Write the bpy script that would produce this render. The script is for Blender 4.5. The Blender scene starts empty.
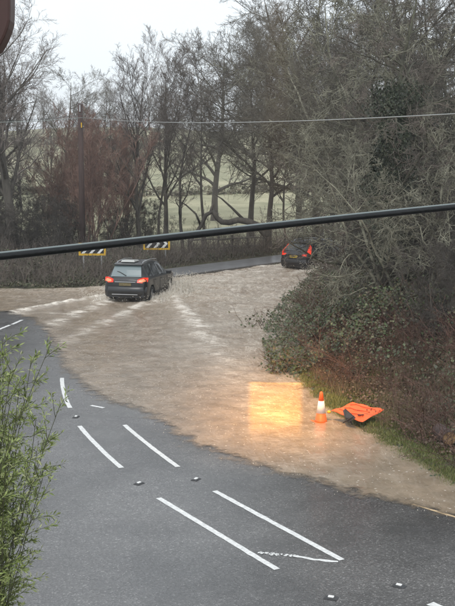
import bpy, bmesh, math, random
import numpy as np
from mathutils import Vector, Matrix
from mathutils.bvhtree import BVHTree
R = math.radians
rng = np.random.default_rng(11)
random.seed(5)
SC = bpy.context.scene
COL = SC.collection

# ------------------------------------------------------------------ camera
CAM_H, FPX, HORIZ = 6.4, 1119.0, 148.0
PITCH = math.atan((303 - HORIZ) / FPX)
cam = bpy.data.cameras.new('camera'); camo = bpy.data.objects.new('camera', cam); COL.objects.link(camo)
cam.sensor_fit = 'VERTICAL'; cam.sensor_height = 24; cam.lens = 24 * FPX / 606
cam.clip_start = 0.1; cam.clip_end = 3000
camo.location = (0, 0, CAM_H); camo.rotation_euler = (math.pi / 2 - PITCH, 0, 0)
SC.camera = camo

# ------------------------------------------------------------------ sky, sun, exposure
SUN_EL, SUN_AZ = R(52), R(200)
w = bpy.data.worlds.new('World'); SC.world = w; w.use_nodes = True
nt = w.node_tree; nt.nodes.clear()
o_ = nt.nodes.new('ShaderNodeOutputWorld'); bg = nt.nodes.new('ShaderNodeBackground')
sky = nt.nodes.new('ShaderNodeTexSky'); sky.sky_type = 'NISHITA'; sky.sun_disc = False
sky.sun_elevation = SUN_EL; sky.sun_rotation = SUN_AZ; sky.air_density = 1; sky.dust_density = 3
tc = nt.nodes.new('ShaderNodeTexCoord'); nz = nt.nodes.new('ShaderNodeTexNoise'); nz.inputs['Scale'].default_value = 2.2
nz.inputs['Detail'].default_value = 5
cr = nt.nodes.new('ShaderNodeValToRGB')
cr.color_ramp.elements[0].position = 0.3; cr.color_ramp.elements[0].color = (6.1, 6.65, 7.1, 1)
cr.color_ramp.elements[1].position = 0.7; cr.color_ramp.elements[1].color = (7.8, 8.15, 8.4, 1)
mx = nt.nodes.new('ShaderNodeMix'); mx.data_type = 'RGBA'; mx.inputs[0].default_value = 0.93
nt.links.new(tc.outputs['Generated'], nz.inputs['Vector']); nt.links.new(nz.outputs['Fac'], cr.inputs[0])
nt.links.new(sky.outputs[0], mx.inputs[6]); nt.links.new(cr.outputs[0], mx.inputs[7])
nt.links.new(mx.outputs[2], bg.inputs[0]); bg.inputs[1].default_value = 0.10
nt.links.new(bg.outputs[0], o_.inputs[0])
sun = bpy.data.lights.new('sun', 'SUN'); sun.energy = 0.6; sun.angle = R(25); sun.color = (1, 0.97, 0.93)
suno = bpy.data.objects.new('sun', sun); COL.objects.link(suno)
sd = Vector((math.sin(SUN_AZ) * math.cos(SUN_EL), math.cos(SUN_AZ) * math.cos(SUN_EL), math.sin(SUN_EL)))
suno.rotation_euler = sd.to_track_quat('Z', 'Y').to_euler()
vs = SC.view_settings
vs.view_transform = 'Standard'; vs.look = 'None'; vs.gamma = 1; vs.exposure = 0.75; vs.use_curve_mapping = False

# ------------------------------------------------------------------ helpers
cp_, sp_ = math.cos(PITCH), math.sin(PITCH)
def ray(px, py):
    u, v = (px - 227.5) / FPX, (303 - py) / FPX
    return np.array([u, cp_ + v * sp_, -sp_ + v * cp_])
def G(px, py, z=0.0):                    # the ground point seen at a place of the photograph
    d = ray(px, py); t = (z - CAM_H) / d[2]
    return np.array([d[0] * t, d[1] * t, z])
def AT(px, py, Y):                       # the point at distance Y
    d = ray(px, py); t = Y / d[1]
    return np.array([d[0] * t, Y, CAM_H + d[2] * t])

def tag(o, label=None, cat=None, group=None, kind=None):
    if label: o['label'] = label
    if cat: o['category'] = cat
    if group: o['group'] = group
    if kind: o['kind'] = kind
    return o
def mesh_np(name, V, F, mats=(), smooth=True):
    """V (N,3) ; F list of (k,n) int arrays (tris / quads)"""
    me = bpy.data.meshes.new(name)
    V = np.asarray(V, dtype=np.float32)
    Fs = F if isinstance(F, list) else [F]
    Fs = [np.asarray(f, dtype=np.int32) for f in Fs if len(f)]
    loops = np.concatenate([f.ravel() for f in Fs])
    sizes = np.concatenate([np.full(len(f), f.shape[1], dtype=np.int32) for f in Fs])
    starts = np.concatenate([[0], np.cumsum(sizes)[:-1]]).astype(np.int32)
    me.vertices.add(len(V)); me.vertices.foreach_set('co', V.ravel())
    me.loops.add(len(loops)); me.loops.foreach_set('vertex_index', loops)
    me.polygons.add(len(sizes)); me.polygons.foreach_set('loop_start', starts)
    me.polygons.foreach_set('loop_total', sizes)
    me.update(calc_edges=True)
    if smooth: me.polygons.foreach_set('use_smooth', np.ones(len(sizes), dtype=bool))
    for m in mats: me.materials.append(m)
    return me
def link(name, me, parent=None, loc=None, rot=None):
    o = bpy.data.objects.new(name, me); COL.objects.link(o)
    if parent: o.parent = parent
    if loc is not None: o.location = loc
    if rot is not None: o.rotation_euler = rot
    return o
def empty(name, loc=(0, 0, 0), rz=0):
    o = bpy.data.objects.new(name, None); COL.objects.link(o); o.location = loc; o.rotation_euler = (0, 0, rz)
    o.empty_display_size = 0.2
    return o
def copy_tree(o, parent=None):
    c = o.copy(); COL.objects.link(c)
    if parent: c.parent = parent
    for ch in [x for x in o.children]: copy_tree(ch, c)
    return c

class MB:                                # a small mesh collector
    def __init__(s): s.v = []; s.q = []; s.t = []; s.n = []; s.c = 0
    def add(s, vs_, fs):
        for f in fs:
            g = [i + s.c for i in f]
            (s.q if len(g) == 4 else s.t if len(g) == 3 else s.n).append(g)
        s.v += [tuple(map(float, p)) for p in vs_]; s.c += len(vs_)
    def box(s, c, d, rz=0, M=None):
        x, y, z = [k / 2 for k in d]
        vs_ = [Vector(p) for p in ((-x,-y,-z),(x,-y,-z),(x,y,-z),(-x,y,-z),(-x,-y,z),(x,-y,z),(x,y,z),(-x,y,z))]
        m = Matrix.Rotation(rz, 3, 'Z') if M is None else M
        s.add([m @ p + Vector(c) for p in vs_], [(0,3,2,1),(4,5,6,7),(0,1,5,4),(1,2,6,5),(2,3,7,6),(3,0,4,7)])
    def tube(s, pts, rad, n=8, cap=True):
        pts = [Vector(p) for p in pts]
        if not hasattr(rad, '__len__'): rad = [rad] * len(pts)
        vs_, fs = [], []
        for i, p in enumerate(pts):
            t = (pts[min(i+1, len(pts)-1)] - pts[max(i-1, 0)]).normalized()
            u = t.cross(Vector((0, 0, 1)) if abs(t.z) < .9 else Vector((0, 1, 0))).normalized(); v = t.cross(u)
            for k in range(n):
                a = 2 * math.pi * k / n
                vs_.append(p + (u * math.cos(a) + v * math.sin(a)) * rad[i])
        for i in range(len(pts) - 1):
            for k in range(n):
                fs.append((i*n+k, i*n+(k+1) % n, (i+1)*n+(k+1) % n, (i+1)*n+k))
        if cap: fs.append(tuple(range(n))[::-1]); fs.append(tuple((len(pts)-1)*n+k for k in range(n)))
        s.add(vs_, fs)
    def lathe(s, prof, n=16, c=(0, 0, 0)):
        vs_ = [(c[0] + r * math.cos(2*math.pi*k/n), c[1] + r * math.sin(2*math.pi*k/n), c[2] + z) for r, z in prof for k in range(n)]
        fs = [(i*n+k, i*n+(k+1) % n, (i+1)*n+(k+1) % n, (i+1)*n+k) for i in range(len(prof)-1) for k in range(n)]
        fs.append(tuple(range(n))[::-1]); fs.append(tuple((len(prof)-1)*n+k for k in range(n)))
        s.add(vs_, fs)
    def build(s, name, mat, parent=None, smooth=False, loc=None, rot=None, bevel=0):
        me = bpy.data.meshes.new(name); me.from_pydata(s.v, [], s.q + s.t + s.n)
        me.materials.append(mat)
        if smooth: me.polygons.foreach_set('use_smooth', [True] * len(me.polygons)); 
        o = link(name, me, parent, loc, rot)
        if bevel:
            m = o.modifiers.new('b', 'BEVEL'); m.width = bevel; m.segments = 2; m.limit_method = 'ANGLE'
        return o

# materials --------------------------------------------------------
def mat(name, col, rough=0.6, metal=0.0, spec=0.5, var=0.0, vscale=4.0, bump=0.0, bscale=20.0, col2=None, coat=0, emit=None, trans=0, stretch=None, objvar=0.0):
    m = bpy.data.materials.new(name); m.use_nodes = True; t = m.node_tree; b = t.nodes['Principled BSDF']
    b.inputs['Base Color'].default_value = (*col, 1); b.inputs['Roughness'].default_value = rough
    b.inputs['Metallic'].default_value = metal; b.inputs['Specular IOR Level'].default_value = spec
    b.inputs['Coat Weight'].default_value = coat
    b.inputs['Transmission Weight'].default_value = trans
    if emit: b.inputs['Emission Color'].default_value = (*emit[0], 1); b.inputs['Emission Strength'].default_value = emit[1]
    if var or col2 or bump:
        c = t.nodes.new('ShaderNodeTexCoord'); mp = t.nodes.new('ShaderNodeMapping')
        if stretch: mp.inputs['Scale'].default_value = stretch
        t.links.new(c.outputs['Object'], mp.inputs[0])
    if var or col2:
        n = t.nodes.new('ShaderNodeTexNoise'); n.inputs['Scale'].default_value = vscale; n.inputs['Detail'].default_value = 6
        n.inputs['Roughness'].default_value = 0.65
        t.links.new(mp.outputs[0], n.inputs['Vector'])
        r = t.nodes.new('ShaderNodeValToRGB'); c2 = col2 or tuple(k * (1 - var) for k in col)
        c1 = col if col2 else tuple(min(1, k * (1 + var)) for k in col)
        r.color_ramp.elements[0].position = .33; r.color_ramp.elements[0].color = (*c2, 1)
        r.color_ramp.elements[1].position = .67; r.color_ramp.elements[1].color = (*c1, 1)
        t.links.new(n.outputs['Fac'], r.inputs[0]); src = r.outputs[0]
        if objvar:
            oi = t.nodes.new('ShaderNodeObjectInfo'); hs = t.nodes.new('ShaderNodeHueSaturation'); mr = t.nodes.new('ShaderNodeMapRange')
            mr.inputs[3].default_value = 1 - objvar; mr.inputs[4].default_value = 1 + objvar
            t.links.new(oi.outputs['Random'], mr.inputs[0]); t.links.new(mr.outputs[0], hs.inputs['Value'])
            t.links.new(src, hs.inputs['Color']); src = hs.outputs[0]
        t.links.new(src, b.inputs['Base Color'])
    if bump:
        n2 = t.nodes.new('ShaderNodeTexNoise'); n2.inputs['Scale'].default_value = bscale; n2.inputs['Detail'].default_value = 5
        t.links.new(mp.outputs[0], n2.inputs['Vector'])
        bp = t.nodes.new('ShaderNodeBump'); bp.inputs['Strength'].default_value = bump; bp.inputs['Distance'].default_value = 0.02
        t.links.new(n2.outputs['Fac'], bp.inputs['Height']); t.links.new(bp.outputs[0], b.inputs['Normal'])
    return m
def leaf_mat(name, cols, rough=0.45):
    """leaf colour varies from leaf to leaf (mesh islands)"""
    m = bpy.data.materials.new(name); m.use_nodes = True; t = m.node_tree; b = t.nodes['Principled BSDF']
    g = t.nodes.new('ShaderNodeNewGeometry'); r = t.nodes.new('ShaderNodeValToRGB')
    els = r.color_ramp.elements
    for i, c in enumerate(cols):
        e = els[i] if i < 2 else els.new(1)
        e.position = i / (len(cols) - 1) if i != 1 or len(cols) == 2 else 1 / (len(cols) - 1)
        e.color = (*c, 1)
    t.links.new(g.outputs['Random Per Island'], r.inputs[0]); t.links.new(r.outputs[0], b.inputs['Base Color'])
    b.inputs['Roughness'].default_value = rough
    return m

M = {}
M['bark'] = mat('bark', (0.13, 0.115, 0.095), .85, col2=(0.055, 0.048, 0.04), vscale=5, bump=.6, bscale=18, stretch=(1, 1, .25), objvar=.25)
M['twig'] = mat('twig', (0.21, 0.175, 0.145), .8, col2=(0.055, 0.045, 0.037), vscale=3, objvar=.25)
M['twig_far'] = mat('grey_twig', (0.30, 0.26, 0.23), .8, col2=(0.11, 0.09, 0.08), vscale=2, objvar=.2)
M['twig_olive'] = mat('olive_grey_twig', (0.235, 0.215, 0.17), .8, col2=(0.05, 0.042, 0.034), vscale=3, objvar=.2)
M['twig_red'] = mat('russet_twig', (0.36, 0.225, 0.175), .8, col2=(0.15, 0.095, 0.08), vscale=1.0, objvar=.1)
M['lichen'] = mat('lichen_bark', (0.33, 0.32, 0.24), .85, col2=(0.07, 0.065, 0.048), vscale=2.5, objvar=.15)
M['twig_dark'] = mat('dark_twig', (0.11, 0.095, 0.08), .8, col2=(0.05, 0.042, 0.035), vscale=1.5, objvar=.3)
M['bark_green'] = mat('mossy_bark', (0.12, 0.12, 0.08), .85, col2=(0.05, 0.048, 0.038), vscale=2, bump=.5)
M['ivy'] = leaf_mat('ivy_leaf', [(0.014, 0.022, 0.010), (0.03, 0.042, 0.018), (0.055, 0.065, 0.032)], .55)
M['bramble_leaf'] = leaf_mat('bramble_leaf', [(0.018, 0.032, 0.010), (0.045, 0.07, 0.018), (0.08, 0.045, 0.03), (0.07, 0.105, 0.03), (0.03, 0.05, 0.016), (0.10, 0.07, 0.04), (0.13, 0.15, 0.06)], .4)
M['hedge'] = leaf_mat('hedge_twigs', [(0.13, 0.12, 0.08), (0.20, 0.17, 0.12), (0.12, 0.13, 0.07)], .8)
M['dead_leaf'] = leaf_mat('dead_leaf', [(0.09, 0.05, 0.03), (0.16, 0.09, 0.05), (0.06, 0.035, 0.025), (0.20, 0.15, 0.10)], .6)
M['cane'] = mat('bramble_cane', (0.17, 0.085, 0.06), .7, col2=(0.065, 0.04, 0.03), vscale=2)
M['straw'] = leaf_mat('straw', [(0.20, 0.16, 0.09), (0.12, 0.10, 0.05), (0.28, 0.23, 0.13)], .7)
M['grass'] = leaf_mat('grass_blade', [(0.09, 0.12, 0.03), (0.16, 0.18, 0.055), (0.23, 0.22, 0.08), (0.11, 0.15, 0.035)], .5)
M['sapling_leaf'] = leaf_mat('willow_leaf', [(0.09, 0.125, 0.02), (0.22, 0.28, 0.07), (0.33, 0.38, 0.13), (0.13, 0.18, 0.04), (0.42, 0.44, 0.20), (0.05, 0.07, 0.02)], .35)
M['sapling_stem'] = mat('green_stem', (0.09, 0.10, 0.04), .6, col2=(0.05, 0.045, 0.025), vscale=3)
M['soil'] = mat('soil', (0.10, 0.075, 0.05), .95, col2=(0.05, 0.045, 0.025), vscale=.8, bump=.8, bscale=4)
M['white_paint'] = mat('road_paint', (0.80, 0.80, 0.78), .5, col2=(0.50, 0.50, 0.49), vscale=14)
M['cable'] = mat('black_cable_sheath', (0.008, 0.009, 0.010), .38, spec=.35, bump=.15, bscale=60)
M['wire'] = mat('grey_wire', (0.30, 0.34, 0.32), .5)
M['wire_pale'] = mat('pale_wire', (0.28, 0.29, 0.28), .4)
M['wire_dark'] = mat('dark_wire', (0.05, 0.06, 0.055), .5)
M['pole_wood'] = mat('creosoted_pole', (0.085, 0.052, 0.045), .8, col2=(0.045, 0.03, 0.027), vscale=6, stretch=(1, 1, .1), bump=.4)
M['galv'] = mat('galvanised_steel', (0.42, 0.43, 0.43), .5, metal=.6, var=.1)
M['sign_yellow'] = mat('yellow_sign', (0.78, 0.47, 0.03), .5, var=.08)
M['black'] = mat('black_plastic', (0.015, 0.015, 0.016), .45)
M['white'] = mat('white_sheet', (0.80, 0.80, 0.78), .4, var=.05)
M['orange'] = mat('orange_plastic', (0.90, 0.14, 0.03), .5, var=.08, vscale=8)
M['orange_cloth'] = mat('orange_fabric', (0.92, 0.13, 0.035), .6, var=.1, vscale=5)
M['kerb'] = mat('kerb_stone', (0.13, 0.125, 0.12), .7, var=.2, vscale=5)
M['pavement'] = mat('wet_pavement', (0.17, 0.17, 0.175), .28, var=.25, vscale=2)
M['tyre'] = mat('tyre_rubber', (0.018, 0.018, 0.018), .8)
M['rim'] = mat('alloy_rim', (0.45, 0.45, 0.46), .35, metal=.8)
M['wood_grey'] = mat('weathered_wood', (0.17, 0.155, 0.135), .85, col2=(0.09, 0.08, 0.07), vscale=5, stretch=(1, 1, .2))
M['brown_paint'] = mat('dark_brown_wood', (0.055, 0.022, 0.018), .55, var=.15, vscale=12)

# ------------------------------------------------------------------ plan of the place
kerb_px = [(-260, 289), (-80, 289), (0, 289.5), (60, 289.5), (105, 287), (165, 280.5), (225, 272), (288, 263.5), (330, 258), (380, 250)]
KERB = np.array([G(*p)[:2] for p in kerb_px])
near_px = [(-260, 306), (-80, 309), (0, 314), (22, 320), (34, 331), (42, 350), (50, 368), (64, 382), (80, 396), (97, 405), (125, 412), (150, 427), (175, 445),
           (215, 461), (260, 475), (310, 489), (355, 501), (400, 512), (455, 527), (540, 550)]
WEDGE = np.array([G(*p)[:2] for p in near_px])
bank_px = [(620, 540), (540, 518), (455, 491), (420, 472), (385, 452), (352, 432), (326, 415), (306, 398), (293, 384), (285, 366), (280, 345), (285, 325), (297, 305),
           (312, 290), (322, 279), (334, 269), (352, 262), (380, 256)]
BEDGE = np.array([G(*p)[:2] for p in bank_px])
BANK = np.vstack([BEDGE, [[70, 60], [70, 16]]])
FAR = np.vstack([KERB, [[90, 72], [90, 700], [-120, 700], [-120, KERB[0][1]]]])

def seg_dist(P, line):
    d = np.full(len(P), 1e9)
    for a, b in zip(line[:-1], line[1:]):
        ab = b - a; t = np.clip(((P - a) @ ab) / (ab @ ab), 0, 1)
        d = np.minimum(d, np.linalg.norm(P - a - t[:, None] * ab, axis=1))
    return d
def inside(P, poly):
    r = np.zeros(len(P), bool); x, y = P[:, 0], P[:, 1]
    for a, b in zip(poly, np.roll(poly, -1, axis=0)):
        c = (a[1] > y) != (b[1] > y)
        with np.errstate(divide='ignore', invalid='ignore'):
            xi = (b[0] - a[0]) * (y - a[1]) / (b[1] - a[1] + 1e-12) + a[0]
        r ^= c & (x < xi)
    return r
def sstep(a, b, x):
    t = np.clip((x - a) / (b - a), 0, 1); return t * t * (3 - 2 * t)
_ph = rng.uniform(0, 6.28, (12, 3)); _dr = rng.normal(0, 1, (12, 2)); _dr /= np.linalg.norm(_dr, axis=1)[:, None]
def wob(P, wl):                          # smooth pseudo noise, about -1..1
    s = 0
    for i in range(12):
        k = 2 * math.pi / (wl * (0.6 + 0.12 * i)); s = s + np.sin((P @ _dr[i]) * k + _ph[i, 0])
    return s / 4
def height(P):
    P = np.atleast_2d(np.asarray(P, float))[:, :2]
    h = np.full(len(P), -0.035)
    ib = inside(P, BANK); db = seg_dist(P, BEDGE)
    off = 2.3 * np.exp(-((P[:, 0] - 3.1) ** 2 + (P[:, 1] - 27.0) ** 2) / 6.0)
    verge = (0.10 + .06 * sstep(0, 1.5, off)) * sstep(0, .5, db) + 1.35 * sstep(.9, 4.2, db - off) + 1.2 * sstep(4, 14, db) + .10 * wob(P, 2.2) * sstep(.8, 3, db)
    h = np.where(ib, -0.03 + verge, h)
    f = inside(P, FAR) & ~ib; df = seg_dist(P, KERB)
    paved = sstep(-13, -10, P[:, 0])
    v2 = 0.09 + (1 - paved) * .35 * sstep(0, 3, df) + .35 * sstep(3.5, 8, df) + .08 * wob(P, 3) * sstep(2.5, 5, df)
    hill = 8.6 * sstep(0, 1, np.clip((P[:, 1] - 78) / 250, 0, 1) ** 1.0) * 1.15 + 1.2 * wob(P, 90) * sstep(90, 200, P[:, 1])
    h = np.where(f, v2 + hill, h)
    return h
def Hh(x, y): return float(height([[x, y]])[0])

# ------------------------------------------------------------------ ground, roads, water
def axis(segs):
    out = []
    for a, b, s in segs: out += list(np.arange(a, b, s))
    return np.array(out + [segs[-1][1]])
def grid_mesh(xs, ys, zf, keep=None):
    X, Y = np.meshgrid(xs, ys); P = np.stack([X.ravel(), Y.ravel()], 1); Z = zf(P)
    nx, ny = len(xs), len(ys)
    i, j = np.meshgrid(np.arange(nx - 1), np.arange(ny - 1)); a = (j * nx + i).ravel()
    F = np.stack([a, a + 1, a + nx + 1, a + nx], 1)
    if keep is not None: F = F[keep(P)[F].any(axis=1)]
    used = np.unique(F); mp = np.full(len(P), -1); mp[used] = np.arange(len(used))
    return np.column_stack([P, Z])[used], mp[F]

def ground_material():
    m = bpy.data.materials.new('ground_soil_and_field'); m.use_nodes = True; t = m.node_tree; b = t.nodes['Principled BSDF']
    c = t.nodes.new('ShaderNodeTexCoord'); s = t.nodes.new('ShaderNodeSeparateXYZ'); t.links.new(c.outputs['Object'], s.inputs[0])
    n = t.nodes.new('ShaderNodeTexNoise'); n.inputs['Scale'].default_value = .7; n.inputs['Detail'].default_value = 8
    t.links.new(c.outputs['Object'], n.inputs[0])
    r1 = t.nodes.new('ShaderNodeValToRGB')
    for e, p, k in zip(r1.color_ramp.elements, (.35, .65), ((0.045, 0.038, 0.024, 1), (0.115, 0.085, 0.055, 1))): e.position = p; e.color = k
    e = r1.color_ramp.elements.new(.5); e.color = (0.07, 0.07, 0.03, 1)
    n2 = t.nodes.new('ShaderNodeTexNoise'); n2.inputs['Scale'].default_value = .11; n2.inputs['Detail'].default_value = 9
    n2.inputs['Roughness'].default_value = .7; t.links.new(c.outputs['Object'], n2.inputs[0])
    r2 = t.nodes.new('ShaderNodeValToRGB')
    for e, p, k in zip(r2.color_ramp.elements, (.35, .62), ((0.16, 0.165, 0.09, 1), (0.39, 0.36, 0.23, 1))): e.position = p; e.color = k  # field greens paled and greyed to carry the mist in their colour
    t.links.new(n.outputs['Fac'], r1.inputs[0]); t.links.new(n2.outputs['Fac'], r2.inputs[0])
    mr = t.nodes.new('ShaderNodeMapRange'); mr.inputs[1].default_value = 68; mr.inputs[2].default_value = 74
    ad = t.nodes.new('ShaderNodeMath'); ad.operation = 'MULTIPLY_ADD'; ad.inputs[1].default_value = 6
    t.links.new(n.outputs['Fac'], ad.inputs[0]); t.links.new(s.outputs['Y'], ad.inputs[2]); t.links.new(ad.outputs[0], mr.inputs[0])
    mixn = t.nodes.new('ShaderNodeMix'); mixn.data_type = 'RGBA'
    t.links.new(mr.outputs[0], mixn.inputs[0]); t.links.new(r1.outputs[0], mixn.inputs[6]); t.links.new(r2.outputs[0], mixn.inputs[7])
    t.links.new(mixn.outputs[2], b.inputs['Base Color']); b.inputs['Roughness'].default_value = .9
    bp = t.nodes.new('ShaderNodeBump'); bp.inputs['Distance'].default_value = .1; bp.inputs['Strength'].default_value = .6
    n3 = t.nodes.new('ShaderNodeTexNoise'); n3.inputs['Scale'].default_value = 6; n3.inputs['Detail'].default_value = 6
    t.links.new(c.outputs['Object'], n3.inputs[0]); t.links.new(n3.outputs['Fac'], bp.inputs['Height']); t.links.new(bp.outputs[0], b.inputs['Normal'])
    return m
xs = axis([(-900, -120, 40), (-120, -34, 4), (-34, 34, .4), (34, 120, 4), (120, 901, 40)])
ys = axis([(-40, 10, 5), (10, 72, .4), (72, 140, 2), (140, 340, 6), (340, 1300, 60)])
V, F = grid_mesh(xs, ys, height)
tag(link('ground', mesh_np('ground', V, F, [ground_material()])), kind='structure')

def asphalt_material():
    m = bpy.data.materials.new('wet_asphalt'); m.use_nodes = True; t = m.node_tree; b = t.nodes['Principled BSDF']
    c = t.nodes.new('ShaderNodeTexCoord')
    def noise(sc, det=6, rg=.6):
        n = t.nodes.new('ShaderNodeTexNoise'); n.inputs['Scale'].default_value = sc; n.inputs['Detail'].default_value = det
        n.inputs['Roughness'].default_value = rg; t.links.new(c.outputs['Object'], n.inputs[0]); return n.outputs['Fac']
    def ramp(src, stops):
        r = t.nodes.new('ShaderNodeValToRGB')
        for e, (p, k) in zip(r.color_ramp.elements, stops): e.position = p; e.color = (*k, 1) if len(k) == 3 else k
        for p, k in stops[2:]: e = r.color_ramp.elements.new(p); e.color = (*k, 1)
        t.links.new(src, r.inputs[0]); return r.outputs[0]
    vo = t.nodes.new('ShaderNodeTexVoronoi'); vo.inputs['Scale'].default_value = 46; t.links.new(c.outputs['Object'], vo.inputs['Vector'])
    sepc = t.nodes.new('ShaderNodeSeparateColor'); t.links.new(vo.outputs['Color'], sepc.inputs[0])
    chips = ramp(sepc.outputs[0], [(0.0, (0.042, 0.040, 0.038)), (0.6, (0.066, 0.063, 0.060)), (0.93, (0.105, 0.101, 0.096)), (1.0, (0.21, 0.20, 0.19))])
    patch = ramp(noise(.35, 7, .65), [(.38, (.62, .62, .64)), (.62, (1.4, 1.4, 1.43))])
    mu = t.nodes.new('ShaderNodeMix'); mu.data_type = 'RGBA'; mu.blend_type = 'MULTIPLY'; mu.inputs[0].default_value = 1
    t.links.new(chips, mu.inputs[6]); t.links.new(patch, mu.inputs[7]); t.links.new(mu.outputs[2], b.inputs['Base Color'])
    rr = t.nodes.new('ShaderNodeMapRange'); rr.inputs[1].default_value = .35; rr.inputs[2].default_value = .65
    rr.inputs[3].default_value = .16; rr.inputs[4].default_value = .34
    t.links.new(noise(.5, 6), rr.inputs[0]); t.links.new(rr.outputs[0], b.inputs['Roughness'])
    b.inputs['Specular IOR Level'].default_value = .5; b.inputs['Coat Weight'].default_value = .35; b.inputs['Coat Roughness'].default_value = .28; b.inputs['Coat IOR'].default_value = 1.4
    bp = t.nodes.new('ShaderNodeBump'); bp.inputs['Strength'].default_value = .4; bp.inputs['Distance'].default_value = .008
    t.links.new(vo.outputs['Distance'], bp.inputs['Height']); t.links.new(bp.outputs[0], b.inputs['Normal'])
    return m
xs = axis([(-34, 34, 2)]); ys = axis([(2, 66, 2)])
V, F = grid_mesh(xs, ys, lambda P: np.zeros(len(P)))
rp = np.vstack([KERB + [0, .15], [[34, 66], [34, 2], [-34, 2]]])
bmr = bmesh.new(); f = bmr.faces.new([bmr.verts.new((x, y, 0)) for x, y in [(-33, 2), (33, 2)] + [tuple(k) for k in (KERB + [0, .05])[::-1] if -33 < k[0] < 33]])
bmesh.ops.triangulate(bmr, faces=[f]); me = bpy.data.meshes.new('road'); bmr.to_mesh(me); bmr.free(); me.materials.append(asphalt_material())
if me.polygons[0].normal.z < 0: me.flip_normals()
tag(link('road', me), kind='structure')

# car places (used by the water too)
def car_place(px, py, bearing): p = G(px, py); return p, bearing
C1, B1 = G(125.5, 304), R(13)
C2, B2 = G(294, 270.5), R(40)
def fwd(b): return np.array([math.sin(b), math.cos(b)])
def rgt(b): return np.array([math.cos(b), -math.sin(b)])

WPOLY = np.vstack([WEDGE, [[45, 14], [45, 62]], KERB[::-1] + [0, .6]])
def in_water(P):
    return inside(P, WPOLY)
wr = np.random.default_rng(3)
WAVES = []
for i in range(46):
    wl = 0.28 * (1.085 ** i) if i < 22 else wr.uniform(.35, 1.6)
    a = wr.normal(R(80), .55); WAVES.append((math.cos(a), math.sin(a), 2 * math.pi / wl, wr.uniform(0, 6.28), wl))
def wake(P, c, b, strength=1.0):
    """foam and height round a moving car: bow wave, wheel tracks, diverging arms"""
    f, r = fwd(b), rgt(b); q = P - c[:2]; along = q @ f; side = q @ r
    n = .5 + .5 * wob(P, .9) + .35 * wob(P, .35)
    ring = np.exp(-((np.abs(side) - 1.0) / .42) ** 2) * sstep(-.8, .4, along) * (1 - sstep(4.4, 5.4, along))
    bow = np.exp(-(((np.hypot(side * .8, along - 4.2)) - 1.0) / .55) ** 2) * sstep(3.2, 4.4, along)
    back = -along
    tr = np.exp(-((np.abs(side) - .8 - .02 * back) / (.28 + .03 * np.maximum(back, 0))) ** 2) * sstep(-.2, .4, back) * np.exp(-np.maximum(back, 0) / 6)
    arm = np.exp(-((np.abs(side) - 1.15 - .40 * np.maximum(back + 3, 0)) / (.25 + .04 * np.maximum(back, 0))) ** 2) * sstep(-3.5, -2, back) * np.exp(-np.maximum(back, 0) / 10)
    return (ring * 1.3 + bow * 1.4 + tr * 1.3 + arm * 1.4) * np.clip(n + .2, .2, 1.5) * strength, ring * .07 + bow * .12 + arm * .07 + tr * .02
dd = {}
def water_z(P):
    dn = seg_dist(P, WEDGE) * np.where(in_water(P), 1, -1)
    deep = sstep(.5, 13, dn)
    warp = P + .35 * np.stack([wob(P, 3.1), wob(P[:, ::-1], 2.6)], 1)
    z = np.zeros(len(P))
    for kx, ky, k, ph, wl in WAVES: z += np.sin((warp[:, 0] * kx + warp[:, 1] * ky) * k + ph) * wl * .0021
    f1, h1 = wake(P, C1, B1); f2, h2 = wake(P, C2, B2, .8)
    foam = np.clip(f1 + f2, 0, 1.4)
    crest = sstep(.008, .022, z) * sstep(3, 9, dn) * .42
    # current lines curling in from the left
    sw = np.exp(-((P[:, 1] - (C1[1] - 2.2 + .16 * (P[:, 0] - C1[0]) + .5 * wob(P, 5))) / .5) ** 2) * (P[:, 0] < C1[0] - 1) * .5
    foam = np.clip(foam + crest + sw * (.5 + .5 * wob(P, .8)), 0, 1.5)
    dd['depth'], dd['foam'], dd['dn'] = deep, foam, dn
    return .010 + .045 * sstep(0, 5, dn) + z * (.10 + .9 * sstep(.5, 8, dn)) + (h1 + h2 * .8) * (1 + .5 * wob(P, .5))
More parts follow.
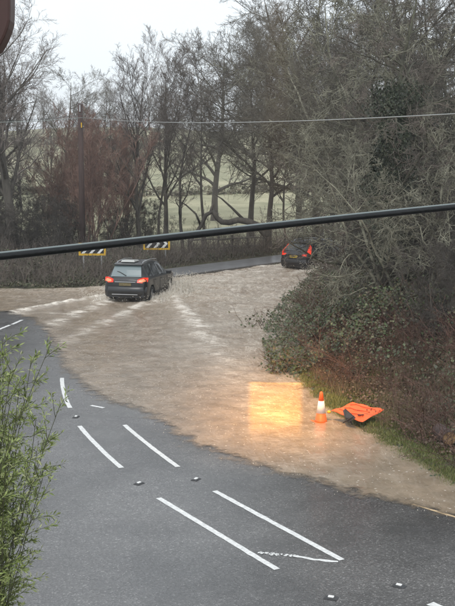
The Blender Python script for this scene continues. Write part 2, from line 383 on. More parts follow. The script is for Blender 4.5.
def water_material():
    m = bpy.data.materials.new('muddy_water'); m.use_nodes = True; t = m.node_tree; b = t.nodes['Principled BSDF']; out = t.nodes['Material Output']
    c = t.nodes.new('ShaderNodeTexCoord')
    def noise(sc, det=6, rg=.6, stretch=(1, 1, 1), dist=0):
        mp = t.nodes.new('ShaderNodeMapping'); mp.inputs['Scale'].default_value = stretch; t.links.new(c.outputs['Object'], mp.inputs[0])
        n = t.nodes.new('ShaderNodeTexNoise'); n.inputs['Scale'].default_value = sc; n.inputs['Detail'].default_value = det
        n.inputs['Distortion'].default_value = dist
        n.inputs['Roughness'].default_value = rg; t.links.new(mp.outputs[0], n.inputs[0]); return n.outputs['Fac']
    def ramp(src, stops):
        r = t.nodes.new('ShaderNodeValToRGB')
        for e, (p, k) in zip(r.color_ramp.elements, stops): e.position = p; e.color = (*k, 1)
        t.links.new(src, r.inputs[0]); return r.outputs[0]
    def attr(n): a = t.nodes.new('ShaderNodeAttribute'); a.attribute_name = n; return a.outputs['Fac']
    def mth(op, a, b_, clamp=False):
        x = t.nodes.new('ShaderNodeMath'); x.operation = op; x.use_clamp = clamp
        for i, k in enumerate((a, b_)):
            if isinstance(k, (int, float)): x.inputs[i].default_value = k
            else: t.links.new(k, x.inputs[i])
        return x.outputs[0]
    def mix(f, a, b_):
        x = t.nodes.new('ShaderNodeMix'); x.data_type = 'RGBA'
        for i, k in ((0, f), (6, a), (7, b_)):
            if isinstance(k, (int, float)): x.inputs[i].default_value = k
            elif isinstance(k, tuple): x.inputs[i].default_value = (*k, 1)
            else: t.links.new(k, x.inputs[i])
        return x.outputs[2]
    mud = ramp(noise(.55, 9, .72, (1.2, .7, 1), 1.0), [(.38, (0.36, 0.265, 0.185)), (.62, (0.61, 0.52, 0.42))])
    shallow = ramp(noise(1.3, 8, .7), [(.35, (0.19, 0.145, 0.10)), (.65, (0.31, 0.24, 0.17))])
    col = mix(attr('depth'), shallow, mud)
    fo = mth('MULTIPLY', attr('foam'), ramp(noise(5, 8, .75, (.6, 1, 1), 1.0), [(.36, (.0, .0, .0)), (.56, (1, 1, 1))]), True)
    fleck = ramp(noise(2.6, 9, .74, (1.35, .5, 1), 1.2), [(.45, (0, 0, 0)), (.66, (.85, .85, .85))])
    fo = mth('MAXIMUM', fo, mth('MULTIPLY', fleck, mth('ADD', mth('MULTIPLY', attr('depth'), .75), .10)))
    vo = t.nodes.new('ShaderNodeTexVoronoi'); vo.inputs['Scale'].default_value = 7.5; t.links.new(c.outputs['Object'], vo.inputs['Vector'])
    sp = t.nodes.new('ShaderNodeMath'); sp.operation = 'LESS_THAN'; sp.inputs[1].default_value = .17; t.links.new(vo.outputs['Distance'], sp.inputs[0])
    sepc = t.nodes.new('ShaderNodeSeparateColor'); t.links.new(vo.outputs['Color'], sepc.inputs[0])
    bub = mth('MULTIPLY', sp.outputs[0], mth('GREATER_THAN', sepc.outputs[0], .62)); bub = mth('MULTIPLY', bub, .45)
    col = mix(mth('MAXIMUM', fo, bub), col, (0.84, 0.77, 0.68))
    t.links.new(col, b.inputs['Base Color'])
    b.inputs['IOR'].default_value = 1.33
    rr = t.nodes.new('ShaderNodeMapRange'); rr.inputs[3].default_value = .14; rr.inputs[4].default_value = .55; t.links.new(fo, rr.inputs[0]); t.links.new(rr.outputs[0], b.inputs['Roughness'])
    h = mth('ADD', mth('MULTIPLY', noise(3.4, 6, .62, (1.2, .5, 1), .8), .75), mth('MULTIPLY', noise(12, 4, .6, (1.2, .6, 1)), .25))
    bp = t.nodes.new('ShaderNodeBump'); bp.inputs['Distance'].default_value = .13
    st = mth('ADD', mth('MULTIPLY', attr('depth'), .75), .25); t.links.new(st, bp.inputs['Strength'])
    t.links.new(h, bp.inputs['Height']); t.links.new(bp.outputs[0], b.inputs['Normal'])
    tr = t.nodes.new('ShaderNodeBsdfTransparent'); ms = t.nodes.new('ShaderNodeMixShader')
    al = mth('ADD', attr('film'), mth('MULTIPLY', mth('SUBTRACT', noise(2.2, 6, .7), .5), 1.1)); mr = t.nodes.new('ShaderNodeMapRange'); mr.inputs[1].default_value = .12; mr.inputs[2].default_value = .42
    mr.inputs[4].default_value = .97
    t.links.new(al, mr.inputs[0]); t.links.new(mr.outputs[0], ms.inputs[0]); t.links.new(tr.outputs[0], ms.inputs[1]); t.links.new(b.outputs[0], ms.inputs[2])
    t.links.new(ms.outputs[0], out.inputs[0])
    return m
xs = axis([(-30, -15, .25), (-15, 12, .11), (12, 24, .4)]); ys = axis([(15, 68, .11)])
V, F = grid_mesh(xs, ys, lambda P: np.zeros(len(P)), keep=lambda P: in_water(P) & (~inside(P, BANK) | (seg_dist(P, BEDGE) < 1.2)))
P2 = V[:, :2]; V[:, 2] = water_z(P2)
me = mesh_np('flood_water', V, F, [water_material()])
for nm, arr in (('depth', dd['depth']), ('foam', dd['foam']), ('film', sstep(-.1, 1.6, dd['dn']))):
    at = me.attributes.new(nm, 'FLOAT', 'POINT'); at.data.foreach_set('value', arr.astype(np.float32))
tag(link('flood_water', me), kind='structure')
def wz(x, y): return float(water_z(np.array([[x, y]]))[0])

# rain striking the near water and road: tiny upright crowns of spray
nr = 2400; rr_ = np.random.default_rng(31); yy = 14 + 26 * rr_.uniform(0, 1, nr) ** 1.4; xx = rr_.uniform(-.21, .215, nr) * yy; PR = np.column_stack([xx, yy]); kk = in_water(PR) & ~inside(PR, BANK); PR = PR[kk]
zz = water_z(PR); hh = rr_.uniform(.006, .024, len(PR)); ww = rr_.uniform(.005, .012, len(PR)); nr = len(PR)
base_ = np.column_stack([PR, zz - .004]); a_ = rr_.uniform(0, 6.28, nr)
tri = [base_ + np.column_stack([np.cos(a_ + k * 2.094) * ww, np.sin(a_ + k * 2.094) * ww, np.zeros(nr)]) for k in range(3)] + [base_ + np.column_stack([np.zeros(nr), np.zeros(nr), hh])]
VV = np.stack(tri, 1).reshape(-1, 3); ii = np.arange(nr) * 4
M['drop'] = mat('rain_drop', (0.58, 0.53, 0.46), .3)
o = link('rain_splashes', mesh_np('rain_splashes', VV, np.vstack([np.stack([ii, ii + 1, ii + 3], 1), np.stack([ii + 1, ii + 2, ii + 3], 1), np.stack([ii + 2, ii, ii + 3], 1)]), [M['drop']], False))
tag(o, 'tiny pale raindrop splashes dotted over the near flood water', 'rain splashes', kind='stuff')

# pavement and kerb stones beyond the water
kl = [G(p[0], p[1]) for p in [(150, 282.3)] + kerb_px[5:9]]
def resample(pts, step):
    pts = [np.array(p[:2]) for p in pts]; out = [pts[0]]; 
    seg = np.array([0] + list(np.cumsum([np.linalg.norm(b - a) for a, b in zip(pts, pts[1:])])))
    n = int(seg[-1] / step); ts = np.linspace(0, seg[-1], n + 1)
    return np.stack([np.interp(ts, seg, [p[i] for p in pts]) for i in range(2)], 1)
ks = resample(kl, .92)
kroot = None
kb = MB(); kb.box((0, 0, 0), (.90, .15, .24)); 
pv = MB()
for a, b in zip(ks[:-1], ks[1:]):
    d = (b - a) / np.linalg.norm(b - a); n_ = np.array([-d[1], d[0]])
    q = [a + n_ * .16, b + n_ * .16, b + n_ * 2.6, a + n_ * 2.6]
    pv.add([(x, y, .135) for x, y in q] + [(x, y, -.05) for x, y in q], [(0, 1, 2, 3), (3, 2, 6, 7), (0, 3, 7, 4), (1, 5, 6, 2)])
pav = tag(pv.build('pavement', M['pavement']), kind='structure')
kme = None
for a, b in zip(ks[:-1], ks[1:]):
    c = (a + b) / 2; d = b - a; ang = math.atan2(d[1], d[0]); n_ = np.array([-d[1], d[0]]) / np.linalg.norm(d)
    loc = (c[0] + n_[0] * .078, c[1] + n_[1] * .078, .02 + random.uniform(-.004, .004))
    if kme is None: o = kb.build('kerbstone', M['kerb'], pav, loc=loc, rot=(0, 0, ang)); kme = o.data
    else: o = link('kerbstone', kme, pav, loc, (0, 0, ang))

# ------------------------------------------------------------------ painted marks and studs
def ribbon(name, pxs, wd, z=.004, m='white_paint', rag=0.0):
    P = np.array([G(*p)[:2] for p in pxs]); 
    seg = np.array([0] + list(np.cumsum(np.linalg.norm(np.diff(P, axis=0), axis=1)))); n = max(8, int(seg[-1] / .12))
    ts = np.linspace(0, seg[-1], n)
    if len(P) > 2:
        cx = np.polyfit(seg, P[:, 0], 2); cy = np.polyfit(seg, P[:, 1], 2); Q = np.stack([np.polyval(cx, ts), np.polyval(cy, ts)], 1)
    else: Q = np.stack([np.interp(ts, seg, P[:, i]) for i in range(2)], 1)
    T = np.gradient(Q, axis=0); T /= np.linalg.norm(T, axis=1)[:, None]; N = np.stack([-T[:, 1], T[:, 0]], 1)
    j1 = 1 + rng.normal(0, .05 + rag, n); j2 = 1 + rng.normal(0, .05 + rag, n)
    Vv = np.vstack([np.column_stack([Q + N * (wd / 2 * j1)[:, None], np.full(n, z)]), np.column_stack([Q - N * (wd / 2 * j2)[:, None], np.full(n, z)])])
    i = np.arange(n - 1); Ff = np.stack([i, i + n, i + n + 1, i + 1], 1)
    return link(name, mesh_np(name, Vv, Ff, [M[m]], False))
marks = [([(62, 378), (63.5, 391), (70, 408)], .11), ([(79.5, 426), (99.2, 447.6), (121.5, 468)], .11), ([(124.5, 425), (149.5, 445.7), (178, 467)], .11),
         ([(158.5, 498), (277, 569.5)], .11), ([(214.5, 491), (342, 560)], .11), ([(430, 603.5), (520, 640)], .14),
         ([(91, 405.5), (104, 408)], .10), ([(-12, 334), (10, 325)], .12), ([(12, 324.5), (22, 320)], .12)]
for pxs, wd in marks:
    tag(ribbon('lane_marking', pxs, wd), kind='structure')
tag(ribbon('lane_marking', [(297, 556.5), (318, 560), (338, 562)], .075, rag=.25), kind='structure')
# worn flakes of paint left of it
fl = []
for i in range(60):
    t_ = random.random(); c = G(258 + 40 * t_, 553 + 3.5 * t_ + random.uniform(-1, 1)); s = random.uniform(.008, .028)
    a0 = random.uniform(0, 6); fl.append([(c[0] + s * random.uniform(.6, 1.6) * math.cos(a0 + k * 1.57), c[1] + s * random.uniform(.6, 2) * math.sin(a0 + k * 1.57), .004) for k in range(4)])
b_ = MB()
for i, q in enumerate(fl): b_.add([(x, y, z + i * .00008) for x, y, z in q], [(0, 1, 2, 3)])
tag(b_.build('worn_paint', M['white_paint']), kind='structure')
# pale edge line drowned at the right
tag(ribbon('edge_line', [(412, 504), (455, 517), (500, 530)], .07, z=.004, m='straw', rag=.2), kind='structure')
M['sub_line'] = mat('muddy_line', (0.60, 0.44, 0.26), .5, var=.25)
bpy.data.objects['edge_line'].data.materials[0] = M['sub_line']

def stud():
    r = empty('road_stud')
    b = MB(); b.add([(-.10,-.07,0),(.10,-.07,0),(.10,.07,0),(-.10,.07,0),(-.07,-.045,.016),(.07,-.045,.016),(.07,.045,.016),(-.07,.045,.016)],
                    [(4,5,6,7),(0,1,5,4),(1,2,6,5),(2,3,7,6),(3,0,4,7)]); b.build('casing', M['galv_dark'], r)
    b = MB(); b.box((0, 0, .022), (.085, .055, .02)); b.build('reflector', M['white'], r, bevel=.006)
    return r
M['galv_dark'] = mat('dark_iron', (0.03, 0.03, 0.032), .5)
st0 = None
studs = [(139, 483.5, 'road stud on the bare road left of the long centre line'), (331, 598, 'road stud near the bottom edge, left of the pair at bottom right'),
         (399, 586, 'road stud at bottom right, right of the centre lines'), (196, 479.5, 'road stud between the two upper centre lines and the lower pair'),
         (76, 417, 'road stud at the water edge below the short curved line')]
for i, (x, y, lb) in enumerate(studs):
    if st0 is None: st0 = stud(); s_ = st0
    else: s_ = copy_tree(st0)
    s_.location = G(x, y, .004); s_.rotation_euler = (0, 0, R([55, -20, -35, 60, 80][i]) )
    tag(s_, 'small white ' + lb, 'road stud', 'road studs along the centre of the road')

# ------------------------------------------------------------------ branching growth
def unit(a): return a / np.maximum(np.linalg.norm(a, axis=-1, keepdims=True), 1e-9)
def grow(P0, D0, L, R0, n, curl, trop, taper=.15, rg=rng):
    B = len(P0); P = np.zeros((B, n + 1, 3)); D = np.zeros((B, n + 1, 3)); P[:, 0] = P0; d = unit(D0); D[:, 0] = d
    for k in range(n):
        d = unit(d + rg.normal(0, curl, (B, 3)) + np.array([0, 0, trop]))
        P[:, k + 1] = P[:, k] + d * (L / n)[:, None]; D[:, k + 1] = d
    t = np.linspace(0, 1, n + 1)
    Rr = R0[:, None] * (1 - (1 - taper) * t[None] ** .8)
    return P, D, Rr
def kids(P, D, Rr, L, m, t0, ang, lr, rr, rg=rng, up=0.0, falloff=.5):
    B, n1, _ = P.shape; n = n1 - 1
    t = t0 + (1 - t0) * ((np.arange(m)[None] + rg.uniform(0, 1, (B, m))) / m); t = np.clip(t, 0, .999)
    k = t * n; i = np.floor(k).astype(int); f = (k - i)[..., None]
    bi = np.arange(B)[:, None]
    p = P[bi, i] * (1 - f) + P[bi, i + 1] * f; d = unit(D[bi, i + 1]); r = Rr[bi, i] * (1 - f[..., 0]) + Rr[bi, i + 1] * f[..., 0]
    rv = rg.normal(0, 1, d.shape); perp = unit(rv - (rv * d).sum(-1, keepdims=True) * d)
    a = np.radians(rg.uniform(ang[0], ang[1], (B, m)))[..., None]
    nd = unit(d * np.cos(a) + perp * np.sin(a) + np.array([0, 0, up]))
    nl = L[:, None] * rg.uniform(lr[0], lr[1], (B, m)) * (1 - falloff * (t - t0) / (1 - t0 + 1e-6))
    nr = np.minimum(r * rr, r * .9)
    return p.reshape(-1, 3), nd.reshape(-1, 3), nl.ravel(), nr.ravel()
def tubes(P, Rr, s):
    B, n1, _ = P.shape
    T = np.gradient(P, axis=1); T = unit(T)
    ref = np.zeros_like(T); ref[..., 0] = 1; mk = np.abs(T[..., 0]) > .8; ref[mk] = (0, 1, 0)
    ref = np.repeat(ref[:, :1], n1, axis=1)
    U = unit(np.cross(T, ref)); W = np.cross(T, U)
    a = np.arange(s) * 2 * math.pi / s
    Vv = P[:, :, None] + Rr[:, :, None, None] * (U[:, :, None] * np.cos(a)[None, None, :, None] + W[:, :, None] * np.sin(a)[None, None, :, None])
    Vv = Vv.reshape(-1, 3)
    b, k, j = np.meshgrid(np.arange(B), np.arange(n1 - 1), np.arange(s), indexing='ij')
    base = (b * n1 + k) * s; j2 = (j + 1) % s
    Ff = np.stack([base + j, base + j2, base + s + j2, base + s + j], -1).reshape(-1, 4)
    return Vv, Ff
def merge(parts):
    Vs, Fs, c = [], [], 0
    for v, f in parts: Vs.append(v); Fs.append(f + c); c += len(v)
    return np.vstack(Vs), np.vstack(Fs)

def tree_meshes(seed, H, r0, stems=1, lean=0.04, limbs=12, t0=.25, ang=(30, 60), lr=(.35, .6), l2=(9, (.35, .6)), l3=(8, (.3, .55)), l4=(5, (.3, .6)),
                curl=.10, trop=.05, up=.15, bark='bark', twig='twig', trunk_frac=.85, minr=.005, spread0=0.15, s=(8, 5, 3, 3, 3), ivy=None):
    rg = np.random.default_rng(seed)
    P0 = np.column_stack([rg.normal(0, .12 * (stems > 1) * stems ** .5, stems), rg.normal(0, .12 * (stems > 1) * stems ** .5, stems), np.full(stems, -.3)])
    D0 = np.column_stack([rg.normal(0, lean if stems == 1 else spread0, stems), rg.normal(0, lean if stems == 1 else spread0, stems), np.ones(stems)])
    L = np.full(stems, H * trunk_frac) * rg.uniform(.85, 1, stems); Rr = np.full(stems, r0) * rg.uniform(.7, 1, stems)
    P, D, RR = grow(P0, D0, L, Rr, 14, curl * .45, .05, .12, rg)
    RR[:, 0] *= 1.45; RR[:, 1] *= 1.05
    trunk = [tubes(P, RR, s[0])]; tp = (P.copy(), RR.copy())
    p, d, l, r = kids(P, D, RR, L, limbs, t0, ang, lr, .62, rg, up)
    P, D, RR = grow(p, d, l, r, 8, curl, trop, .15, rg); RR = np.maximum(RR, minr); trunk.append(tubes(P, RR, s[1]))
    p, d, l, r = kids(P, D, RR, l, l2[0], .15, (25, 60), l2[1], .6, rg, up * .6)
    P, D, RR = grow(p, d, l, r, 5, curl * 1.3, trop, .2, rg); RR = np.maximum(RR, minr); crown = [tubes(P, RR, s[2])]
    p, d, l, r = kids(P, D, RR, l, l3[0], .12, (25, 60), l3[1], .65, rg, up * .4)
    P, D, RR = grow(p, d, l, r, 3, curl * 1.5, trop, .4, rg); RR = np.maximum(RR, minr * .9); crown.append(tubes(P, RR, 3))
    if l4:
        p, d, l, r = kids(P, D, RR, l, l4[0], .1, (20, 55), l4[1], .8, rg, up * .3, .3)
        P, D, RR = grow(p, d, np.maximum(l, .12), r, 2, curl * 1.5, trop, .5, rg); RR = np.maximum(RR, minr * .75); crown.append(tubes(P, RR, 3))
    tm = mesh_np('trunk', *merge(trunk), [M[bark]]); cm = mesh_np('crown', *merge(crown), [M[twig]])
    ivm = None
    if ivy:
        n, t1, rad, ls = ivy; Pt, Rt = tp; k = rg.uniform(0.3, t1 * 14, n); si = rg.integers(0, stems, n); i = np.floor(k).astype(int); f = (k - i)[:, None]
        c = Pt[si, i] * (1 - f) + Pt[si, i + 1] * f; a = rg.uniform(0, 6.283, n)
        lump = .6 + .4 * np.sin(k * 1.7 + a * 2) + .25 * np.sin(k * 4.1 - a)
        rr_ = r0 + rad * np.abs(lump) * rg.uniform(.5, 1, n)
        c = c + np.column_stack([np.cos(a) * rr_, np.sin(a) * rr_, rg.normal(0, .15, n)])
        nn = unit(np.column_stack([np.cos(a), np.sin(a), rg.uniform(-.2, .8, n)]) + rg.normal(0, .4, (n, 3)))
        ivm = leaves_mesh('ivy', c, nn, ls, 1.0, M['ivy'], rg)
    return tm, cm, ivm
def leaves_mesh(name, C, N, size, aspect, m, rg=rng, hang=None):
    """kite-shaped leaves folded along the midrib, centred at C with normal N"""
    n = len(C); rv = rg.normal(0, 1, (n, 3)) if hang is None else hang
    U = unit(rv - (rv * N).sum(-1, keepdims=True) * N); W = np.cross(N, U)
    L = (size * rg.uniform(.6, 1.3, n))[:, None]; wd = L * .5 * aspect
    a = C - U * L * .5; b = C + W * wd + N * L * .08 - U * L * .05; c = C + U * L * .5; d = C - W * wd + N * L * .08 - U * L * .05
    V = np.stack([a, b, c, d], 1).reshape(-1, 3); i = np.arange(n) * 4
    F = np.vstack([np.stack([i, i + 1, i + 2], 1), np.stack([i, i + 2, i + 3], 1)])
    return mesh_np(name, V, F, [m], False)

VAR = {}
def variant(key, **k):
    VAR[key] = tree_meshes(**k)
#                seed   height  trunk
variant('grand', seed=21, H=17, r0=.34, limbs=16, t0=.24, ang=(28, 62), lr=(.42, .58), l2=(10, (.38, .62)), l3=(9, (.35, .6)), l4=(6, (.35, .6)), curl=.09, trop=.045, trunk_frac=.72, twig='twig_far', minr=.006)
variant('fine', seed=8, H=14, r0=.20, limbs=20, t0=.20, ang=(22, 55), lr=(.42, .58), l2=(10, (.35, .6)), l3=(8, (.35, .6)), l4=(5, (.35, .6)), curl=.07, up=.25, trop=.07, trunk_frac=.72, twig='twig_far', minr=.005)
variant('arch', seed=28, H=16, r0=.27, limbs=20, t0=.34, ang=(35, 80), lr=(.50, .72), l2=(11, (.38, .62)), l3=(9, (.35, .6)), l4=(6, (.35, .6)), curl=.10, trop=.015, up=.15, trunk_frac=.75, twig='twig_olive', minr=.006)
variant('russet', seed=15, H=8.2, r0=.055, stems=9, spread0=.28, limbs=9, t0=.12, ang=(18, 40), lr=(.3, .5), l2=(8, (.35, .6)), l3=(7, (.35, .6)), l4=(3, (.4, .7)), up=.3, trop=.06, twig='twig_red', bark='twig_red', trunk_frac=.9, minr=.006)
variant('slim', seed=4, H=13, r0=.13, limbs=13, t0=.30, ang=(30, 60), lr=(.2, .4), l2=(8, (.35, .6)), l3=(7, (.35, .6)), l4=(4, (.4, .7)), curl=.13, minr=.007)
variant('slim2', seed=41, H=12, r0=.15, limbs=13, t0=.22, ang=(35, 70), lr=(.25, .45), l2=(8, (.35, .6)), l3=(7, (.35, .6)), l4=(4, (.4, .7)), curl=.16, lean=.12, minr=.007)
variant('oak', seed=33, H=15, r0=.34, limbs=20, t0=.18, ang=(40, 78), lr=(.45, .66), l2=(10, (.38, .62)), l3=(9, (.35, .58)), l4=(6, (.3, .6)), curl=.12, trop=.02, twig='twig_olive', up=.1, minr=.007)
variant('oak2', seed=57, H=15, r0=.26, limbs=20, t0=.15, ang=(35, 75), lr=(.36, .6), l2=(10, (.35, .6)), l3=(9, (.3, .55)), l4=(6, (.3, .6)), curl=.13, trop=.01, up=.08, twig='twig_olive', minr=.006)
variant('ivied', seed=71, H=15, r0=.28, limbs=18, t0=.12, ang=(38, 80), lr=(.3, .5), l2=(9, (.35, .6)), l3=(8, (.3, .55)), l4=(5, (.3, .6)), curl=.2, trop=.0, up=.05, bark='bark_green', minr=.007, ivy=(15000, .7, .8, .08))
variant('lichen', seed=90, H=9.5, r0=.11, stems=3, spread0=.3, limbs=15, t0=.15, ang=(40, 85), lr=(.28, .5), l2=(7, (.35, .65)), l3=(6, (.3, .6)), l4=(3, (.3, .6)), curl=.26, trop=.0, up=.0, bark='lichen', twig='lichen', minr=.008)
variant('thicket', seed=62, H=6, r0=.045, stems=10, spread0=.4, limbs=10, t0=.08, ang=(25, 70), lr=(.25, .5), l2=(7, (.35, .65)), l3=(6, (.3, .6)), l4=(3, (.4, .7)), curl=.25, trop=.0, up=.05, bark='bark', twig='twig_dark', minr=.006)
variant('sapling', seed=77, H=5, r0=.03, stems=1, limbs=10, t0=.2, ang=(25, 55), lr=(.2, .4), l2=(6, (.35, .6)), l3=(4, (.35, .6)), l4=None, curl=.15, minr=.005)

def tree(key, x, y, sc=1.0, rz=None, name='bare_tree', label='', cat='tree', group=None, tilt=(0, 0), z=None, sxy=1.0):
    tm, cm, iv = VAR[key]
    r = empty(name, (x, y, Hh(x, y) if z is None else z)); r.rotation_euler = (tilt[0], tilt[1], random.uniform(0, 6.28) if rz is None else rz)
    r.scale = (sc * sxy, sc * sxy, sc)
    link('trunk', tm, r); link('crown', cm, r)
    if iv: link('ivy', iv, r)
    tag(r, label, cat, group)
    return r
def TP(px, Y): u = (px - 227.5) / FPX; return u * Y, Y      # where a trunk seen at column px stands, Y metres away

# left wood edge and middle
def T(key, px, Y, **k): x, y = TP(px, Y); return tree(key, x, y, **k)
T('grand', 15, 60, sc=1.05, rz=.5, name='bare_tree', label='tallest bare tree at the far left with a thick grey trunk and arching limbs')
T('fine', 140, 66, sc=1.02, rz=1.0, label='tall fine-twigged bare tree with a straight trunk behind the dark SUV')
T('russet', 96, 63, sc=1.02, rz=2.0, name='russet_shrub', label='russet multi-stemmed shrub tree behind the telegraph pole', cat='shrub')
T('russet', 55, 66, sc=.72, rz=4.0, name='russet_shrub', label='lower russet shrub between the tallest left tree and the telegraph pole', cat='shrub')
T('slim', 158, 68, sc=1.0, rz=.3, label='slender bare tree just right of the straight fine-twigged tree')
T('slim2', 183, 64, sc=1.02, rz=5.2, label='crooked slender bare tree left of the forked dead limb')
T('slim', 205, 70, sc=1.1, rz=2.2, label='slender bare tree behind the rail fence, left of the thick trunk')
T('fine', -22, 70, sc=1.1, rz=2.0, label='fine-twigged bare tree cut by the left edge of the picture')
T('arch', 268, 67.5, sc=1.05, rz=.9, name='oak_tree', label='bare oak with the thickest dark trunk, left of the departing estate car')
T('slim', 286, 67, sc=.95, rz=1.9, label='slender bare tree just behind the departing estate car')
T('slim2', 299, 70, sc=1.0, rz=.2, label='slender bare tree right of and behind the departing estate car')
T('arch', 330, 64, sc=1.1, rz=2.6, name='oak_tree', label='wide bare oak beyond the bend, above the departing estate car')
T('arch', 250, 76, sc=1.15, rz=1.1, name='oak_tree', label='tall bare oak behind the rail fence whose crown fills the middle of the sky')
T('oak', 215, 92, sc=1.2, rz=2.0, name='oak_tree', label='hazy oak behind the leaning thin tree, seen over the fence')
T('fine', 165, 74, sc=1.12, rz=3.0, label='fine-twigged bare tree directly behind the right chevron sign')
T('oak2', 100, 88, sc=.85, rz=4.7, name='oak_tree', label='hazy low oak set back behind the russet shrub')
T('grand', -30, 63, sc=1.0, rz=4.4, label='grey-limbed bare tree leaning in over the left edge of the picture')
T('oak2', 62, 84, sc=.95, rz=.2, name='oak_tree', label='hazy bare oak behind the lower russet shrub')
T('russet', 122, 69, sc=.95, rz=5.2, name='russet_shrub', label='russet shrub behind the front of the dark SUV', cat='shrub')
T('russet', 78, 70, sc=1.05, rz=.9, name='russet_shrub', label='tall russet shrub rising just left of the telegraph pole', cat='shrub')
T('oak', 318, 75, sc=1.35, rz=3.9, name='oak_tree', label='tall bare oak behind the wide oak beyond the bend')
T('fine', 345, 70, sc=1.3, rz=2.2, label='fine-twigged tree hidden to its waist behind the bramble mound')
T('oak2', 372, 60, sc=1.25, rz=5.1, name='oak_tree', label='tall bare oak deep in the right-hand wood')
T('oak', 405, 55, sc=1.2, rz=.9, name='oak_tree', label='tall bare oak in the right-hand wood behind the ivy-clad tree')
T('lichen', 350, 62, sc=1.75, rz=.6, name='lichened_tree', label='tall pale lichened tree whose light limbs show above the departing estate car')
T('lichen', 378, 47, sc=1.6, rz=2.3, name='lichened_tree', label='tall pale lichened tree beside the dark ivy of the ivy-clad tree')
T('lichen', 425, 42, sc=1.5, rz=4.3, name='lichened_tree', label='tall pale lichened tree right of the ivy-clad tree')
T('fine', 22, 96, sc=.8, rz=1.4, label='small hazy tree in the field behind the tallest left tree')
T('fine', 52, 100, sc=.85, rz=3.1, label='small hazy tree in the field left of the telegraph pole')
T('fine', 90, 104, sc=.85, rz=.4, label='small hazy tree in the field just right of the telegraph pole')
T('fine', 128, 98, sc=.8, rz=5.1, label='small hazy tree in the field behind the straight fine-twigged tree')
# right mass over the bank
T('ivied', 392, 37, sc=.95, rz=.6, name='ivy_clad_tree', label='ivy-clad tree with dark green trunk in the middle of the right-hand wood')
T('oak', 436, 43, sc=1.0, rz=4.4, name='oak_tree', label='wide bare oak on the bank by the right edge')
T('arch', 372, 48, sc=1.0, rz=1.2, name='oak_tree', label='bare oak leaning over the flood from the bank, behind the bramble mound', tilt=(0, -.08))
T('arch', 300, 82, sc=1.25, rz=5.6, name='oak_tree', label='tall bare oak farthest back in the centre, rising above the others')
T('oak2', 470, 44, sc=1.1, rz=.4, name='oak_tree', label='bare oak standing beyond the right edge of the picture')
T('lichen', 445, 32, sc=1.0, rz=1.2, name='lichened_tree', label='pale lichen-covered tree with twisting branches nearest the right edge')
T('lichen', 400, 34, sc=.8, rz=3.4, name='lichened_tree', label='pale lichen-covered tree with twisting branches in front of the ivy-clad tree')
T('lichen', 388, 44, sc=.9, rz=5.0, name='lichened_tree', label='greyish lichened tree above the bramble mound')
T('ivied', 448, 50, sc=.95, rz=3.9, name='ivy_clad_tree', label='ivy-clad tree deeper in the wood behind the oak at right')
th = [(422, 34, .7), (385, 39, .75), (372, 44, .75), (442, 30, .6), (374, 52, .7), (400, 43, .9), (460, 33, .9), (385, 47, 1.0), (430, 42, .9), (372, 60, .9)]
thl = ['below the oak at the right edge', 'in front of the left trunk of the ivy-clad tree', 'on top of the bramble mound', 'lowest on the bank at the right edge',
       'at the far tip of the bank beside the departing car', 'around the foot of the ivy-clad tree', 'beyond the right edge of the picture',
       'tall and tangled between the two ivy-clad trees and the bend', 'deep in the wood at the right', 'farthest on the bank, past the departing car']
for (px, Y, sc), l in zip(th, thl):
    T('thicket', px, Y, sc=sc * .92, name='thorn_thicket', label='tangled bare thorn bush ' + l, cat='bush', group='thorn bushes on the right bank')
# far-left dark scrub and scrub behind the kerb
lt = [(0, 58.5, .62), (-14, 61, .9), (30, 59, .6), (48, 61, .75), (62, 59, .5), (76, 63, .7), (110, 66, .55), (125, 64, .45), (12, 64, .9), (150, 70, .6)]
ll = ['by the left edge of the picture', 'half outside the left edge', 'below the tallest left tree', 'between the tallest left tree and the pole', 'small, left of the telegraph pole',
      'behind the telegraph pole', 'right of the left chevron sign', 'small, behind the dark SUV', 'at the back, behind the tallest left tree', 'behind the right chevron sign']
for (px, Y, sc), l in zip(lt, ll):
    T('thicket', px, Y, sc=sc, name='thorn_thicket', label='dark bare bush ' + l, cat='bush', group='bare bushes along the left wood edge')
# saplings along the fence
sp = [190, 197, 211, 218, 229, 236, 243, 252, 259, 277, 169, 176]
for i, px in enumerate(sp):
    Yk = 64 + random.uniform(0, 3.5)
    T('sapling', px, Yk, sc=random.uniform(.5, .8), name='hedge_sapling', label='thin bare sapling '+['at the left end of the fence', 'just right of the first fence post', 'before the second fence bay', 'midway along the fence, in front of the forked dead limb', 'right of the forked dead limb', 'just left of the fourth fence post', 'in the right half of the fence', 'by the fifth fence post', 'just left of the thick oak', 'right of the thick oak, near the estate car', 'between the right chevron sign and the fence', 'behind the right chevron sign post'][i], cat='sapling', group='saplings along the rail fence')
# trees up the hill
for i, (px, Y, sc, key) in enumerate([(-60, 300, 1.2, 'fine'), (20, 270, 1.0, 'oak'), (45, 310, 1.1, 'fine'), (75, 290, 1.0, 'oak2'), (112, 320, 1.2, 'fine'), (150, 300, 1.1, 'oak'), (175, 240, .9, 'oak2'), (205, 320, 1.1, 'fine'),
                                      (235, 260, .8, 'oak'), (262, 310, 1.1, 'oak2'), (300, 280, 1.1, 'fine'), (340, 300, 1.2, 'oak')]):
    T(key, px, Y, sc=sc, name='hill_tree', label='faint bare tree far off on the hill, '+['past the left edge', 'behind the tallest left tree', 'above the lower russet shrub', 'just left of the telegraph pole', 'just right of the telegraph pole', 'left of the right chevron sign column', 'nearest, above the right chevron sign', 'behind the hazy oak over the fence', 'above the forked dead limb', 'behind the thick kerbside oak', 'behind the departing estate car', 'farthest right, hidden by the bramble mound'][i], group='trees on the far hill')

